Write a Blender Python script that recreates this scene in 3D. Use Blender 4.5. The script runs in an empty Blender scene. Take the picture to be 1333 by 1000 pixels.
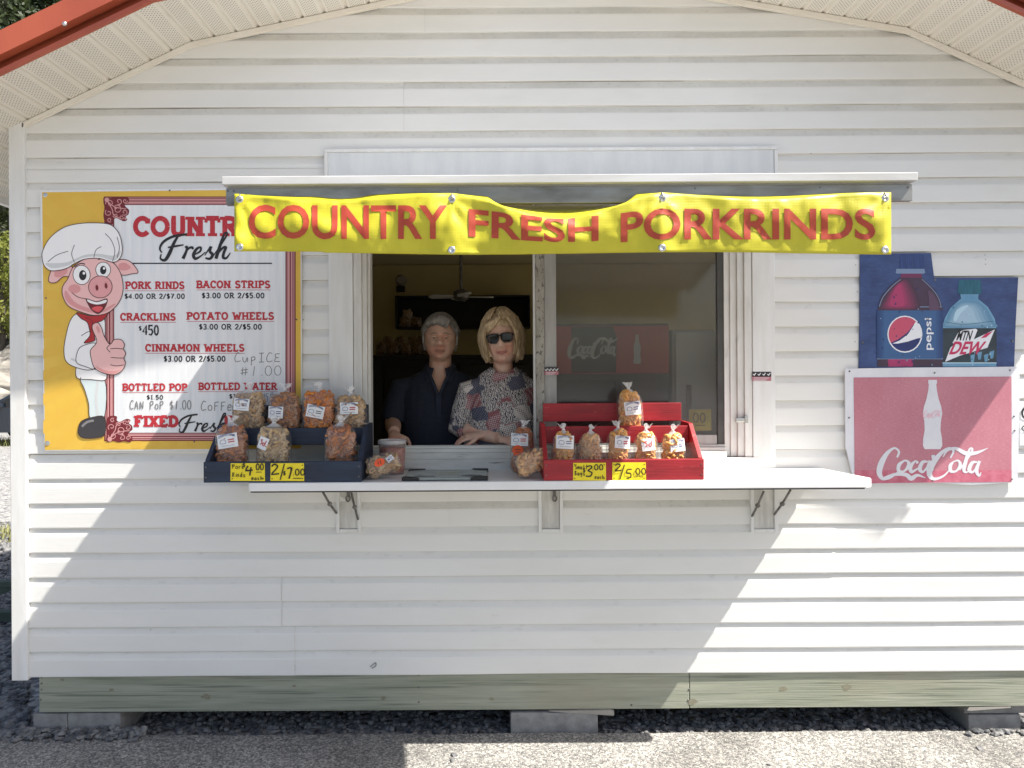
import bpy, bmesh, math, random
import numpy as np
from mathutils import Vector, Matrix, noise
from mathutils.geometry import tessellate_polygon
rnd = random.Random(7)
PI = math.pi
scn = bpy.context.scene
COL = scn.collection
# ---------------------------------------------------------------- camera
CAM_D, CAM_H, FOC, ROLL = 3.4, 1.66, 950.0, math.radians(0.35)
cam = bpy.data.cameras.new('camera'); camo = bpy.data.objects.new('camera', cam); COL.objects.link(camo)
camo.location = (0, -CAM_D, CAM_H); camo.rotation_euler = (PI/2, ROLL, 0)
cam.sensor_width = 36; cam.lens = FOC/1333*36
cam.shift_x = 26.5/1333; cam.shift_y = -13/1333
cam.clip_start = .05; cam.clip_end = 500
scn.camera = camo
# ---------------------------------------------------------------- sky, sun, exposure
SUN = Vector((3.25, -1.0, 4.47)).normalized()
w = bpy.data.worlds.new('World'); scn.world = w; w.use_nodes = True
nt = w.node_tree; bg = nt.nodes['Background']
sky = nt.nodes.new('ShaderNodeTexSky'); sky.sky_type = 'NISHITA'; sky.sun_disc = False
sky.sun_elevation = math.asin(SUN.z); sky.sun_rotation = math.atan2(SUN.x, SUN.y)
sky.air_density = 1.0; sky.dust_density = 3.0; sky.ozone_density = 1.0
nt.links.new(sky.outputs[0], bg.inputs[0]); bg.inputs[1].default_value = .085
sl = bpy.data.lights.new('sun', 'SUN'); sl.energy = 5.0; sl.angle = math.radians(.5); sl.color = (1, .955, .88)
so = bpy.data.objects.new('sun', sl); COL.objects.link(so)
so.rotation_euler = SUN.to_track_quat('Z', 'Y').to_euler(); so.location = (6, -4, 9)
scn.view_settings.view_transform = 'Standard'; scn.view_settings.look = 'None'
scn.view_settings.gamma = 1; scn.view_settings.exposure = 1.2
scn.cycles.transparent_max_bounces = 24; scn.cycles.max_bounces = 10; scn.cycles.diffuse_bounces = 6
# ---------------------------------------------------------------- helpers
def at(px, py, d=0.0):
    """photo pixel -> world point on the plane d metres in front of the wall (negative: behind it)"""
    u = (px-640)/FOC; v = (487-py)/FOC; Y = CAM_D-d
    return Vector(((u+v*math.sin(ROLL))*Y, -d, CAM_H+(-u*math.sin(ROLL)+v)*Y))
def S(r, g, b):
    f = lambda c: (c/255/12.92 if c/255 <= .04045 else ((c/255+.055)/1.055)**2.4)
    return (f(r), f(g), f(b))
def mat(name, c, c2=None, rough=.6, scale=8, det=5, lo=.35, hi=.65, bump=0, bscale=60, metal=0, stretch=(1, 1, 1), spec=.5, bstretch=None, rot=(0, 0, 0)):
    m = bpy.data.materials.new(name); m.use_nodes = True
    n = m.node_tree.nodes; L = m.node_tree.links; p = n['Principled BSDF']
    p.inputs['Roughness'].default_value = rough; p.inputs['Metallic'].default_value = metal
    p.inputs['Specular IOR Level'].default_value = spec
    p.inputs['Base Color'].default_value = (*c, 1)
    if c2 or bump:
        tc = n.new('ShaderNodeTexCoord')
    if c2:
        mp = n.new('ShaderNodeMapping'); mp.inputs['Scale'].default_value = stretch; mp.inputs['Rotation'].default_value = rot
        L.new(tc.outputs['Object'], mp.inputs[0])
        ns = n.new('ShaderNodeTexNoise'); ns.inputs['Scale'].default_value = scale; ns.inputs['Detail'].default_value = det
        ns.inputs['Roughness'].default_value = .62
        L.new(mp.outputs[0], ns.inputs['Vector'])
        mr = n.new('ShaderNodeMapRange'); mr.inputs[1].default_value = lo; mr.inputs[2].default_value = hi
        L.new(ns.outputs[0], mr.inputs[0])
        mx = n.new('ShaderNodeMix'); mx.data_type = 'RGBA'
        mx.inputs[6].default_value = (*c, 1); mx.inputs[7].default_value = (*c2, 1)
        L.new(mr.outputs[0], mx.inputs[0]); L.new(mx.outputs[2], p.inputs['Base Color'])
        m['mix'] = mx.name
    if bump:
        mp2 = n.new('ShaderNodeMapping'); mp2.inputs['Scale'].default_value = bstretch or stretch
        L.new(tc.outputs['Object'], mp2.inputs[0])
        nb = n.new('ShaderNodeTexNoise'); nb.inputs['Scale'].default_value = bscale; nb.inputs['Detail'].default_value = 4
        L.new(mp2.outputs[0], nb.inputs['Vector'])
        b = n.new('ShaderNodeBump'); b.inputs['Strength'].default_value = bump; b.inputs['Distance'].default_value = .004
        L.new(nb.outputs[0], b.inputs['Height']); L.new(b.outputs[0], p.inputs['Normal'])
    return m
def add_layer(m, c, scale, lo, hi, stretch=(1, 1, 1), det=6, amount=1.0, tex='noise'):
    """one more procedural colour layer over what the material has"""
    n = m.node_tree.nodes; L = m.node_tree.links; p = n['Principled BSDF']
    tc = n.new('ShaderNodeTexCoord'); mp = n.new('ShaderNodeMapping'); mp.inputs['Scale'].default_value = stretch
    L.new(tc.outputs['Object'], mp.inputs[0])
    if tex == 'noise':
        t = n.new('ShaderNodeTexNoise'); t.inputs['Detail'].default_value = det
    else:
        t = n.new('ShaderNodeTexVoronoi')
    t.inputs['Scale'].default_value = scale; L.new(mp.outputs[0], t.inputs['Vector'])
    mr = n.new('ShaderNodeMapRange'); mr.inputs[1].default_value = lo; mr.inputs[2].default_value = hi; mr.inputs[4].default_value = amount
    L.new(t.outputs[0], mr.inputs[0])
    mx = n.new('ShaderNodeMix'); mx.data_type = 'RGBA'; mx.inputs[7].default_value = (*c, 1)
    src = p.inputs['Base Color'].links
    if src: L.new(src[0].from_socket, mx.inputs[6])
    else: mx.inputs[6].default_value = p.inputs['Base Color'].default_value
    L.new(mr.outputs[0], mx.inputs[0]); L.new(mx.outputs[2], p.inputs['Base Color'])
    return m
def tag(o, label=None, cat=None, group=None, kind=None):
    if label: o['label'] = label
    if cat: o['category'] = cat
    if group: o['group'] = group
    if kind: o['kind'] = kind
    return o
def thing(name, loc, label, cat, group=None):
    o = bpy.data.objects.new(name, None); COL.objects.link(o); o.location = loc; o.empty_display_size = .1
    return tag(o, label, cat, group)
def wloc(o):
    v = Vector((0, 0, 0))
    while o is not None:
        v += o.location; o = o.parent
    return v
class MB:
    """collects shapes in world coordinates; build() links them as ONE mesh object"""
    def __init__(s): s.v = []; s.f = []; s.m = []
    def add(s, vs, fs, mi=0):
        k = len(s.v); s.v += [Vector(q) for q in vs]
        s.f += [tuple(i+k for i in f) for f in fs]; s.m += [mi]*len(fs); return s
    def box(s, x0, x1, y0, y1, z0, z1, mi=0):
        return s.add([(x, y, z) for x in (x0, x1) for y in (y0, y1) for z in (z0, z1)],
                     [(0, 1, 3, 2), (4, 6, 7, 5), (0, 4, 5, 1), (2, 3, 7, 6), (0, 2, 6, 4), (1, 5, 7, 3)], mi)
    def prism(s, poly, vec, mi=0):
        """planar polygon (3-D points) extruded along vec"""
        n = len(poly); a = [Vector(q) for q in poly]; vec = Vector(vec); b = [q+vec for q in a]
        t = tessellate_polygon([a])
        fs = [tuple(f) for f in t]+[tuple(i+n for i in reversed(f)) for f in t]
        fs += [(i, (i+1) % n, (i+1) % n+n, i+n) for i in range(n)]
        return s.add(a+b, fs, mi)
    def tube(s, pts, r, n=8, mi=0, cap=True, flat=1.0, up=None):
        P = [Vector(p) for p in pts]; m = len(P); R = r if isinstance(r, (list, tuple)) else [r]*m
        t0 = (P[1]-P[0]).normalized()
        u = Vector(up) if up else (Vector((0, 0, 1)) if abs(t0.z) < .9 else Vector((1, 0, 0)))
        vs = []; 
        for i in range(m):
            t = (P[min(i+1, m-1)]-P[max(i-1, 0)]).normalized()
            u = (u-t*u.dot(t)).normalized(); b = t.cross(u)
            ra, rb = R[i] if isinstance(R[i], (list, tuple)) else (R[i], R[i]*flat)
            for k in range(n):
                a = 2*PI*k/n
                vs.append(P[i]+b*math.cos(a)*ra+u*math.sin(a)*rb)
        fs = [(i*n+k, i*n+(k+1) % n, (i+1)*n+(k+1) % n, (i+1)*n+k) for i in range(m-1) for k in range(n)]
        if cap: fs += [tuple(reversed(range(n))), tuple((m-1)*n+k for k in range(n))]
        return s.add(vs, fs, mi)
    def rings(s, R, n=24, mi=0, cap=True, power=2.0):
        """horizontal elliptical rings (x, y, z, rx, ry)"""
        vs = []
        for (x, y, z, rx, ry) in R:
            for k in range(n):
                a = 2*PI*k/n; c, q = math.cos(a), math.sin(a)
                c = math.copysign(abs(c)**(2/power), c); q = math.copysign(abs(q)**(2/power), q)
                vs.append((x+rx*c, y+ry*q, z))
        m = len(R)
        fs = [(i*n+k, i*n+(k+1) % n, (i+1)*n+(k+1) % n, (i+1)*n+k) for i in range(m-1) for k in range(n)]
        if cap: fs += [tuple(reversed(range(n))), tuple((m-1)*n+k for k in range(n))]
        return s.add(vs, fs, mi)
    def lathe(s, prof, c, axis='z', n=20, mi=0):
        vs = []; c = Vector(c)
        for (r, h) in prof:
            for k in range(n):
                a = 2*PI*k/n; p, q = r*math.cos(a), r*math.sin(a)
                vs.append(c+(Vector((p, q, h)) if axis == 'z' else Vector((p, h, q)) if axis == 'y' else Vector((h, p, q))))
        m = len(prof)
        fs = [(i*n+k, i*n+(k+1) % n, (i+1)*n+(k+1) % n, (i+1)*n+k) for i in range(m-1) for k in range(n)]
        fs += [tuple(reversed(range(n))), tuple((m-1)*n+k for k in range(n))]
        return s.add(vs, fs, mi)
    def build(s, name, mats, parent=None, bevel=0, smooth=False, fixn=True):
        off = wloc(parent); me = bpy.data.meshes.new(name)
        me.from_pydata([v-off for v in s.v], [], s.f)
        for q in (mats if isinstance(mats, (list, tuple)) else [mats]): me.materials.append(q)
        me.polygons.foreach_set('material_index', s.m)
        if smooth: me.polygons.foreach_set('use_smooth', [True]*len(s.f))
        me.update()
        if fixn:
            bm = bmesh.new(); bm.from_mesh(me); bmesh.ops.recalc_face_normals(bm, faces=bm.faces); bm.to_mesh(me); bm.free()
        o = bpy.data.objects.new(name, me); COL.objects.link(o); o.parent = parent
        if bevel:
            b = o.modifiers.new('bevel', 'BEVEL'); b.width = bevel; b.segments = 2; b.limit_method = 'ANGLE'; b.angle_limit = math.radians(40)
        return o
def smooth_pts(P, k=6, closed=False):
    P = [tuple(p) for p in P]; n = len(P)
    if n < 3: return P
    out = []
    rng = range(n) if closed else range(n-1)
    for i in rng:
        g = (lambda j: P[j % n]) if closed else (lambda j: P[max(0, min(n-1, j))])
        a, b, c, d = g(i-1), g(i), g(i+1), g(i+2)
        for t in range(k):
            t /= k
            out.append(tuple(.5*(2*b[q]+(c[q]-a[q])*t+(2*a[q]-5*b[q]+4*c[q]-d[q])*t*t+(3*b[q]-a[q]-3*c[q]+d[q])*t**3) for q in range(len(b))))
    if not closed: out.append(P[-1])
    return out
_txt = {}
def glyphs(s, bold=0.0):
    if (s, bold) not in _txt:
        c = bpy.data.curves.new('t', 'FONT'); c.body = s; c.offset = bold; c.fill_mode = 'FRONT'; c.resolution_u = 4
        o = bpy.data.objects.new('t', c); COL.objects.link(o)
        me = bpy.data.meshes.new_from_object(o.evaluated_get(bpy.context.evaluated_depsgraph_get()))
        vs = [(v.co.x, v.co.y) for v in me.vertices]; fs = [tuple(p.vertices) for p in me.polygons]
        bpy.data.objects.remove(o); bpy.data.curves.remove(c); bpy.data.meshes.remove(me)
        x0 = min(v[0] for v in vs); x1 = max(v[0] for v in vs); y0 = min(v[1] for v in vs); y1 = max(v[1] for v in vs)
        _txt[(s, bold)] = ([((x-x0)/(x1-x0), (y-y0)/(y1-y0)) for x, y in vs], fs)
    return _txt[(s, bold)]
def arc(cx, cy, rx, ry, a0, a1, n=10):
    return [(cx+rx*math.cos(math.radians(a0+(a1-a0)*i/n)), cy+ry*math.sin(math.radians(a0+(a1-a0)*i/n))) for i in range(n+1)]
# slab-serif stroke letters in a unit-high box: (width, strokes); strokes flagged closed have no serifs
SLAB = {
 'A': (.8, [[(.08, 0), (.4, 1)], [(.4, 1), (.72, 0)], ['-', (.2, .33), (.6, .33)]]),
 'B': (.68, [[(.14, 0), (.14, 1)], ['-', (.14, 1)]+arc(.38, .76, .22, .24, 90, -90)+[(.14, .52)], ['-', (.14, .52)]+arc(.38, .26, .26, .26, 90, -90)+[(.14, 0)]]),
 'C': (.68, [['c']+arc(.38, .5, .3, .5, 40, 320, 18), ['-', (.61, .98), (.61, .68)]]),
 'D': (.72, [[(.14, 0), (.14, 1)], ['-', (.14, 1)]+arc(.32, .5, .34, .5, 90, -90, 14)+[(.14, 0)]]),
 'E': (.66, [[(.14, 0), (.14, 1)], [(.14, 1), (.6, 1)], ['-', (.14, .52), (.44, .52)], [(.14, 0), (.6, 0)]]),
 'F': (.64, [[(.14, 0), (.14, 1)], [(.14, 1), (.6, 1)], ['-', (.14, .5), (.46, .5)]]),
 'H': (.78, [[(.14, 0), (.14, 1)], [(.64, 0), (.64, 1)], ['-', (.14, .5), (.64, .5)]]),
 'I': (.36, [[(.18, 0), (.18, 1)]]),
 'K': (.74, [[(.14, 0), (.14, 1)], [(.14, .4), (.6, 1)], [(.3, .6), (.64, 0)]]),
 'L': (.62, [[(.14, 0), (.14, 1)], [(.14, 0), (.56, 0)]]),
 'M': (.92, [[(.14, 0), (.14, 1)], [(.78, 0), (.78, 1)], ['-', (.14, 1), (.46, .3)], ['-', (.46, .3), (.78, 1)]]),
 'N': (.8, [[(.14, 0), (.14, 1)], [(.66, 0), (.66, 1)], ['-', (.14, 1), (.66, 0)]]),
 'O': (.74, [['c']+arc(.37, .5, .3, .5, 0, 360, 22)]),
 'P': (.66, [[(.14, 0), (.14, 1)], ['-', (.14, 1)]+arc(.36, .74, .25, .26, 90, -90)+[(.14, .48)]]),
 'R': (.74, [[(.14, 0), (.14, 1)], ['-', (.14, 1)]+arc(.36, .76, .24, .24, 90, -90)+[(.14, .52)], [(.34, .5), (.66, 0)]]),
 'S': (.62, [['c']+arc(.32, .75, .22, .25, 20, 270, 12)+arc(.3, .25, .25, .25, 90, -165, 12)]),
 'T': (.7, [[(.35, 0), (.35, 1)], [(.04, 1), (.66, 1)]]),
 'U': (.76, [['-', (.13, 1), (.13, .3)]+arc(.38, .28, .25, .28, 180, 360, 10)+[(.63, 1)], ['-', (.02, 1), (.26, 1)], ['-', (.5, 1), (.74, 1)]]),
 'W': (1.0, [[(.1, 1), (.3, 0)], ['-', (.3, 0), (.5, .75)], ['-', (.5, .75), (.7, 0)], [(.7, 0), (.92, 1)]]),
 'X': (.74, [[(.1, 0), (.62, 1)], [(.1, 1), (.62, 0)]]),
 'Y': (.74, [[(.1, 1), (.37, .45)], [(.64, 1), (.37, .45)], [(.37, .45), (.37, 0)]]),
 '0': (.62, [['c']+arc(.31, .5, .23, .5, 0, 360, 18)]),
 '1': (.4, [[(.22, 0), (.22, 1)]]),
 '2': (.58, [['c', (.08, .72)]+arc(.29, .72, .21, .28, 160, -30, 9)+[(.08, .02), (.54, .02)]]),
 '3': (.56, [['c']+arc(.27, .75, .2, .25, 150, -90, 9)+arc(.27, .25, .22, .25, 90, -150, 9)]),
 '4': (.6, [['c', (.56, .3), (.05, .3), (.4, 1), (.4, 0)]]),
 '5': (.58, [['c', (.5, 1), (.13, 1), (.1, .56)]+arc(.28, .3, .22, .3, 120, -150, 10)]),
 '7': (.56, [['c', (.06, .98), (.5, .98), (.2, 0)]]),
 '$': (.56, [['c']+arc(.29, .72, .19, .2, 30, 270, 9)+arc(.28, .3, .2, .22, 90, -150, 9), ['-', (.28, -.1), (.28, 1.1)]]),
 '.': (.26, [['-', (.13, .0), (.13, .12)]]), '/': (.46, [['-', (.03, -.05), (.42, 1.05)]]), ' ': (.36, [])}
class Art:
    """flat printed artwork; P(x, y, lift) maps artwork coordinates onto the printed surface"""
    def __init__(s, P, layer=.0006): s.P = P; s.b = MB(); s.k = 0; s.L = layer; s.mats = []
    def mi(s, m):
        if m not in s.mats: s.mats.append(m)
        return s.mats.index(m)
    def lift(s, l): s.k += 1; return l*s.L+(s.k % 12)*.000008
    def poly(s, pts, m, l=1, smooth=0):
        if smooth: pts = smooth_pts(pts, smooth, True)
        o = s.lift(l); t = tessellate_polygon([[Vector((p[0], p[1], 0)) for p in pts]])
        s.b.add([s.P(p[0], p[1], o) for p in pts], [tuple(f) for f in t], s.mi(m)); return pts
    def rect(s, x0, y0, x1, y1, m, l=1): return s.poly([(x0, y0), (x1, y0), (x1, y1), (x0, y1)], m, l)
    def ell(s, cx, cy, rx, ry, m, l=1, rot=0, n=24):
        c, q = math.cos(math.radians(rot)), math.sin(math.radians(rot))
        return s.poly([(cx+rx*math.cos(a)*c-ry*math.sin(a)*q, cy+rx*math.cos(a)*q+ry*math.sin(a)*c) for a in [2*PI*i/n for i in range(n)]], m, l)
    def stroke(s, pts, w, m, l=1, smooth=5, closed=False):
        """ribbon; each point (x, y) or (x, y, width factor)"""
        pts = [tuple(p) if len(p) == 3 else (p[0], p[1], 1.0) for p in pts]
        if smooth: pts = smooth_pts(pts, smooth, closed)
        if closed: pts = pts+[pts[0]]
        q = [pts[0]]
        for p in pts[1:]:
            if (p[0]-q[-1][0])**2+(p[1]-q[-1][1])**2 > 1e-12: q.append(p)
        pts = q; n = len(pts)
        if n < 2: return
        o = s.lift(l); vs = []
        for i in range(n):
            a, b = pts[max(0, i-1)], pts[min(n-1, i+1)]
            if closed and i in (0, n-1): a, b = pts[-2], pts[1]
            dx, dy = b[0]-a[0], b[1]-a[1]; h = math.hypot(dx, dy) or 1; nx, ny = -dy/h, dx/h; r = w*.5*pts[i][2]
            if 0 < i < n-1:
                e = (pts[i][0]-a[0], pts[i][1]-a[1]); eh = math.hypot(*e) or 1
                cs = abs((e[0]*dx+e[1]*dy)/(eh*h)); r = r/max(cs, .6)
            oo = o+.00009*i/n
            vs += [s.P(pts[i][0]+nx*r, pts[i][1]+ny*r, oo), s.P(pts[i][0]-nx*r, pts[i][1]-ny*r, oo)]
        s.b.add(vs, [(2*i, 2*i+1, 2*i+3, 2*i+2) for i in range(n-1)], s.mi(m))
    def text(s, t, x0, y0, x1, y1, m, l=2, bold=.0, shear=0, rot=0):
        """built-in font fitted to the box (y down)"""
        vs, fs = glyphs(t, bold); o = s.lift(l); q = []
        for (u, v) in vs:
            if rot: u, v = 1-v, u
            x = x0+(x1-x0)*u; y = y1+(y0-y1)*v
            q.append(s.P(x+shear*(y1-y), y, o))
        s.b.add(q, fs, s.mi(m))
    def slab(s, t, x0, y0, x1, y1, m, l=2, wt=.2, serif=.5):
        tot = sum(SLAB[c][0]+.1 for c in t)-.1; H = y1-y0; k = (x1-x0)/tot; x = x0; e = wt/2
        for c in t:
            cw, st = SLAB[c]
            f = lambda p: (x+p[0]*k, y1-H*(e+p[1]*(1-wt)))
            for z in st:
                flag = z[0] if isinstance(z[0], str) else ''
                pp = [p for p in z if not isinstance(p, str)]
                s.stroke([f(p) for p in pp], H*wt, m, l, smooth=0)
                if not flag and serif:
                    for a, b in ((pp[0], pp[1]), (pp[-1], pp[-2])):
                        if abs(a[1]-b[1]) > .2:
                            if a[1] < .02 or a[1] > .98:
                                s.stroke([f((a[0]-serif*.32, a[1])), f((a[0]+serif*.32, a[1]))], H*wt*.62, m, l, smooth=0)
                        elif a[1] in (0, 1) and abs(a[0]) > .2 or c == 'T':
                            s.stroke([f((a[0], a[1])), f((a[0], a[1]+(.26 if a[1] == 0 else -.26)))], H*wt*.62, m, l, smooth=0)
            x += (cw+.1)*k
    def build(s, name, parent): return s.b.build(name, s.mats, parent, fixn=False)
def frame_crop(ox, oy, sc): return lambda x, y: (ox+x/sc, oy+y/sc)
def flat(F, d): return lambda x, y, o: at(*F(x, y), d+o)
# ---------------------------------------------------------------- materials
VINYL = mat('white_vinyl', (.77, .76, .73), (.72, .71, .675), rough=.42, scale=2.2, stretch=(.5, 1, 1.4), bump=.12, bscale=30, bstretch=(.35, 1, 9))
add_layer(VINYL, (.5, .46, .38), 9, .62, .8, (.4, 1, 1.2), amount=.15)
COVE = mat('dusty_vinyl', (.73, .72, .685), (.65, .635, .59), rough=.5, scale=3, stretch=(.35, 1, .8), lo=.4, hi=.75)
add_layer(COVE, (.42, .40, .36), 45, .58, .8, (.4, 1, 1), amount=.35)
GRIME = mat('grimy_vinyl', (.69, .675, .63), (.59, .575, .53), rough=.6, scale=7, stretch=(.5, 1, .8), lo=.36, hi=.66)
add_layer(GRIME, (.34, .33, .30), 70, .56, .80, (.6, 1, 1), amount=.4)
TRIMW = mat('white_trim', (.76, .76, .745), (.68, .67, .64), rough=.4, scale=5, stretch=(4, 1, .6), bump=.1, bscale=50, bstretch=(6, 1, .3))
SOFF = mat('cream_soffit', (.80, .76, .68), (.76, .715, .63), rough=.5, scale=4)
def perforated():
    m = mat('perforated_soffit', (.80, .76, .68), (.76, .715, .63), rough=.5, scale=4)
    n = m.node_tree.nodes; L = m.node_tree.links; p = n['Principled BSDF']
    tc = n.new('ShaderNodeTexCoord'); mp = n.new('ShaderNodeMapping')
    mp.inputs['Rotation'].default_value = (0, 0, PI/4); L.new(tc.outputs['Object'], mp.inputs[0])
    mul = n.new('ShaderNodeVectorMath'); mul.operation = 'MULTIPLY'; mul.inputs[1].default_value = (1, 1, 0); L.new(mp.outputs[0], mul.inputs[0])
    v = n.new('ShaderNodeTexVoronoi'); v.inputs['Scale'].default_value = 84; v.inputs['Randomness'].default_value = 0
    L.new(mul.outputs[0], v.inputs['Vector'])
    mr = n.new('ShaderNodeMapRange'); mr.inputs[1].default_value = .27; mr.inputs[2].default_value = .19; mr.inputs[4].default_value = .75; L.new(v.outputs['Distance'], mr.inputs[0])
    mx = n.new('ShaderNodeMix'); mx.data_type = 'RGBA'; mx.inputs[7].default_value = (.13, .115, .09, 1)
    L.new(p.inputs['Base Color'].links[0].from_socket, mx.inputs[6]); L.new(mr.outputs[0], mx.inputs[0]); L.new(mx.outputs[2], p.inputs['Base Color'])
    return m
PERF = perforated()
REDM = mat('red_painted_metal', (.44, .10, .05), (.37, .08, .042), rough=.38, scale=3)
ROOFM = mat('red_roof_sheet', (.36, .05, .03), (.30, .04, .03), rough=.4, scale=3)
ALU = mat('weathered_aluminium', (.34, .34, .325), (.20, .195, .18), rough=.38, scale=5, stretch=(.5, 1, 3), metal=.55, bump=.08, bscale=40, bstretch=(.3, 1, 6))
add_layer(ALU, (.11, .095, .075), 7, .50, .70, (.8, 1, 2.2), amount=.7)
ALUW = mat('white_aluminium', (.60, .60, .59), (.48, .475, .455), rough=.35, scale=6, stretch=(.5, 1, 3))
SPECK = mat('corroded_aluminium', (.42, .405, .37), (.25, .235, .20), rough=.5, scale=12, stretch=(1, 1, .5), metal=.3)
add_layer(SPECK, (.06, .055, .05), 85, .56, .63, (1, 1, .45), amount=.8)
SASH = mat('grey_sash', (.40, .395, .38), (.29, .285, .27), rough=.45, scale=6, stretch=(4, 1, .5))
WFRAME = mat('aged_white_frame', (.71, .70, .67), (.60, .585, .55), rough=.45, scale=7, stretch=(3, 1, .7))
add_layer(WFRAME, (.25, .22, .18), 16, .64, .8, (2, 1, .4), amount=.5)
SILL = mat('dirty_sill', (.70, .70, .67), (.52, .53, .50), rough=.5, scale=9, stretch=(.5, 1, 2), lo=.38, hi=.7)
add_layer(SILL, (.12, .115, .10), 18, .62, .72, (.35, 1, 2.5), amount=.75)
COUNTER = mat('white_counter', (.80, .80, .80), (.76, .755, .74), rough=.3, scale=6)
RUBBER = mat('black_rubber', (.018, .018, .018), rough=.6)
STEEL = mat('dull_steel', (.22, .21, .20), (.12, .11, .10), rough=.45, scale=30, metal=.7)
BRIGHT = mat('bright_steel', (.6, .6, .58), rough=.25, metal=.9)
WOODG = mat('green_treated_wood', (.36, .365, .29), (.23, .25, .185), rough=.75, scale=3.2, stretch=(.55, 3, 9), lo=.3, hi=.7, bump=.35, bscale=6, bstretch=(.6, 3, 30))
add_layer(WOODG, (.095, .115, .08), 7, .56, .68, (.3, 3, 16), amount=.7)
add_layer(WOODG, (.31, .26, .18), 1.1, .52, .70, (.8, 1, 1.5), amount=.6)
CONC = mat('grey_concrete', (.30, .295, .28), (.20, .195, .19), rough=.9, scale=18, bump=.5, bscale=120)
DARKHOLE = mat('dark_void', (.01, .01, .01), rough=.9)
# ---------------------------------------------------------------- the stand
EL, ER = -2.222, 2.765                       # wall corners
KL, KR, PK = (-1.386, 3.204), (1.928, 3.252), (.25, 3.545)
SL = (KL[1]-2.808)/(KL[0]-EL); SR = (KR[1]-2.866)/(ER-KR[0])
def top_z(x):
    if x < KL[0]: return KL[1]+(x-KL[0])*SL
    if x < PK[0]: return KL[1]+(x-KL[0])*(PK[1]-KL[1])/(PK[0]-KL[0])
    if x < KR[0]: return PK[1]+(x-PK[0])*(KR[1]-PK[1])/(KR[0]-PK[0])
    return KR[1]-(x-KR[0])*SR
def span(z):
    """wall extent below the gable line at height z"""
    xl, xr = EL, ER
    if z > top_z(EL):
        xl = KL[0]+(z-KL[1])/SL if z < KL[1] else KL[0]+(z-KL[1])*(PK[0]-KL[0])/(PK[1]-KL[1])
    if z > top_z(ER):
        xr = KR[0]+(KR[1]-z)/SR if z < KR[1] else PK[0]+(PK[1]-z)*(KR[0]-PK[0])/(PK[1]-KR[1])
    return xl, xr
stand = thing('food_stand', (.27, 1.5, 0), 'white vinyl sided snack stand with red roof and an open serving window', 'food stand')
Z0, CO = .268, .1146
HX0, HX1, HZ0, HZ1 = -.70, 1.25, 1.19, 2.62
def siding():
    b = MB()
    prof = [(0, .003), (.0005, .0155), (.005, .0163), (.074, .0155), (.081, .0140), (.109, .0042), (.1146, .003)]
    seams = {0: -.92, 1: -.98, 2: 1.59, 3: -.2, 5: 2.2, 7: -1.9, 9: 1.49, 10: .66, 11: -.4, 12: .9, 13: -.3}
    i = 0
    while True:
        zb = Z0+i*CO
        if zb > PK[1]: break
        pts = []
        for k, (dz, d) in enumerate(prof):
            pts.append((zb+dz, d, k))
        for hz in (HZ0, HZ1):
            for k in range(len(pts)-1):
                if pts[k][0] < hz < pts[k+1][0]:
                    t = (hz-pts[k][0])/(pts[k+1][0]-pts[k][0])
                    pts.insert(k+1, (hz, pts[k][1]+t*(pts[k+1][1]-pts[k][1]), pts[k][2])); break
        sx = seams.get(i//2)
        for k in range(len(pts)-1):
            (za, da, ka), (zc, dc, _) = pts[k], pts[k+1]
            zm = (za+zc)/2
            if zm > PK[1]-.002: continue
            la, ra = span(min(za, PK[1]-.001)); lc, rc = span(min(zc, PK[1]-.001))
            sp = [(la, lc, ra, rc)]
            if HZ0 < zm < HZ1: sp = [(la, lc, HX0, HX0), (HX1, HX1, ra, rc)]
            sub = []
            for (a0, c0, a1, c1) in sp:
                if sx is not None and max(a0, c0) < sx < min(a1, c1):
                    sub += [(a0, c0, sx, sx, .0024), (sx, sx, a1, c1, 0)]
                else: sub.append((a0, c0, a1, c1, 0))
            for (a0, c0, a1, c1, ex) in sub:
                n = max(1, int((a1-a0)/.14)); vs = []
                for j in range(n+1):
                    t = j/n
                    for (x, z, d) in ((a0+(a1-a0)*t, za, da), (c0+(c1-c0)*t, zc, dc)):
                        wv = noise.noise(Vector((x*1.1, i*3.7, 0)))*.0030+noise.noise(Vector((x*4, i*5.1, 3)))*.0007
                        wd = noise.noise(Vector((x*1.7, z*2.2, 9)))*.0024
                        vs.append((x, -(d+ex+wd), z+(wv if z < zb+CO-.001 or True else 0)))
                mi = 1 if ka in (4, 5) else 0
                for j in range(n):
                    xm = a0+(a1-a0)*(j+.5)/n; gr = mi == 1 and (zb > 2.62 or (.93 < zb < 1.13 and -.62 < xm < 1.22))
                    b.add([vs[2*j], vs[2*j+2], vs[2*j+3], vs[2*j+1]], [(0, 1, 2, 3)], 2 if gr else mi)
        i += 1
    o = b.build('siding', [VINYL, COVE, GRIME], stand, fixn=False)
    # chips and nail heads in the siding
    return o
siding()
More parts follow.
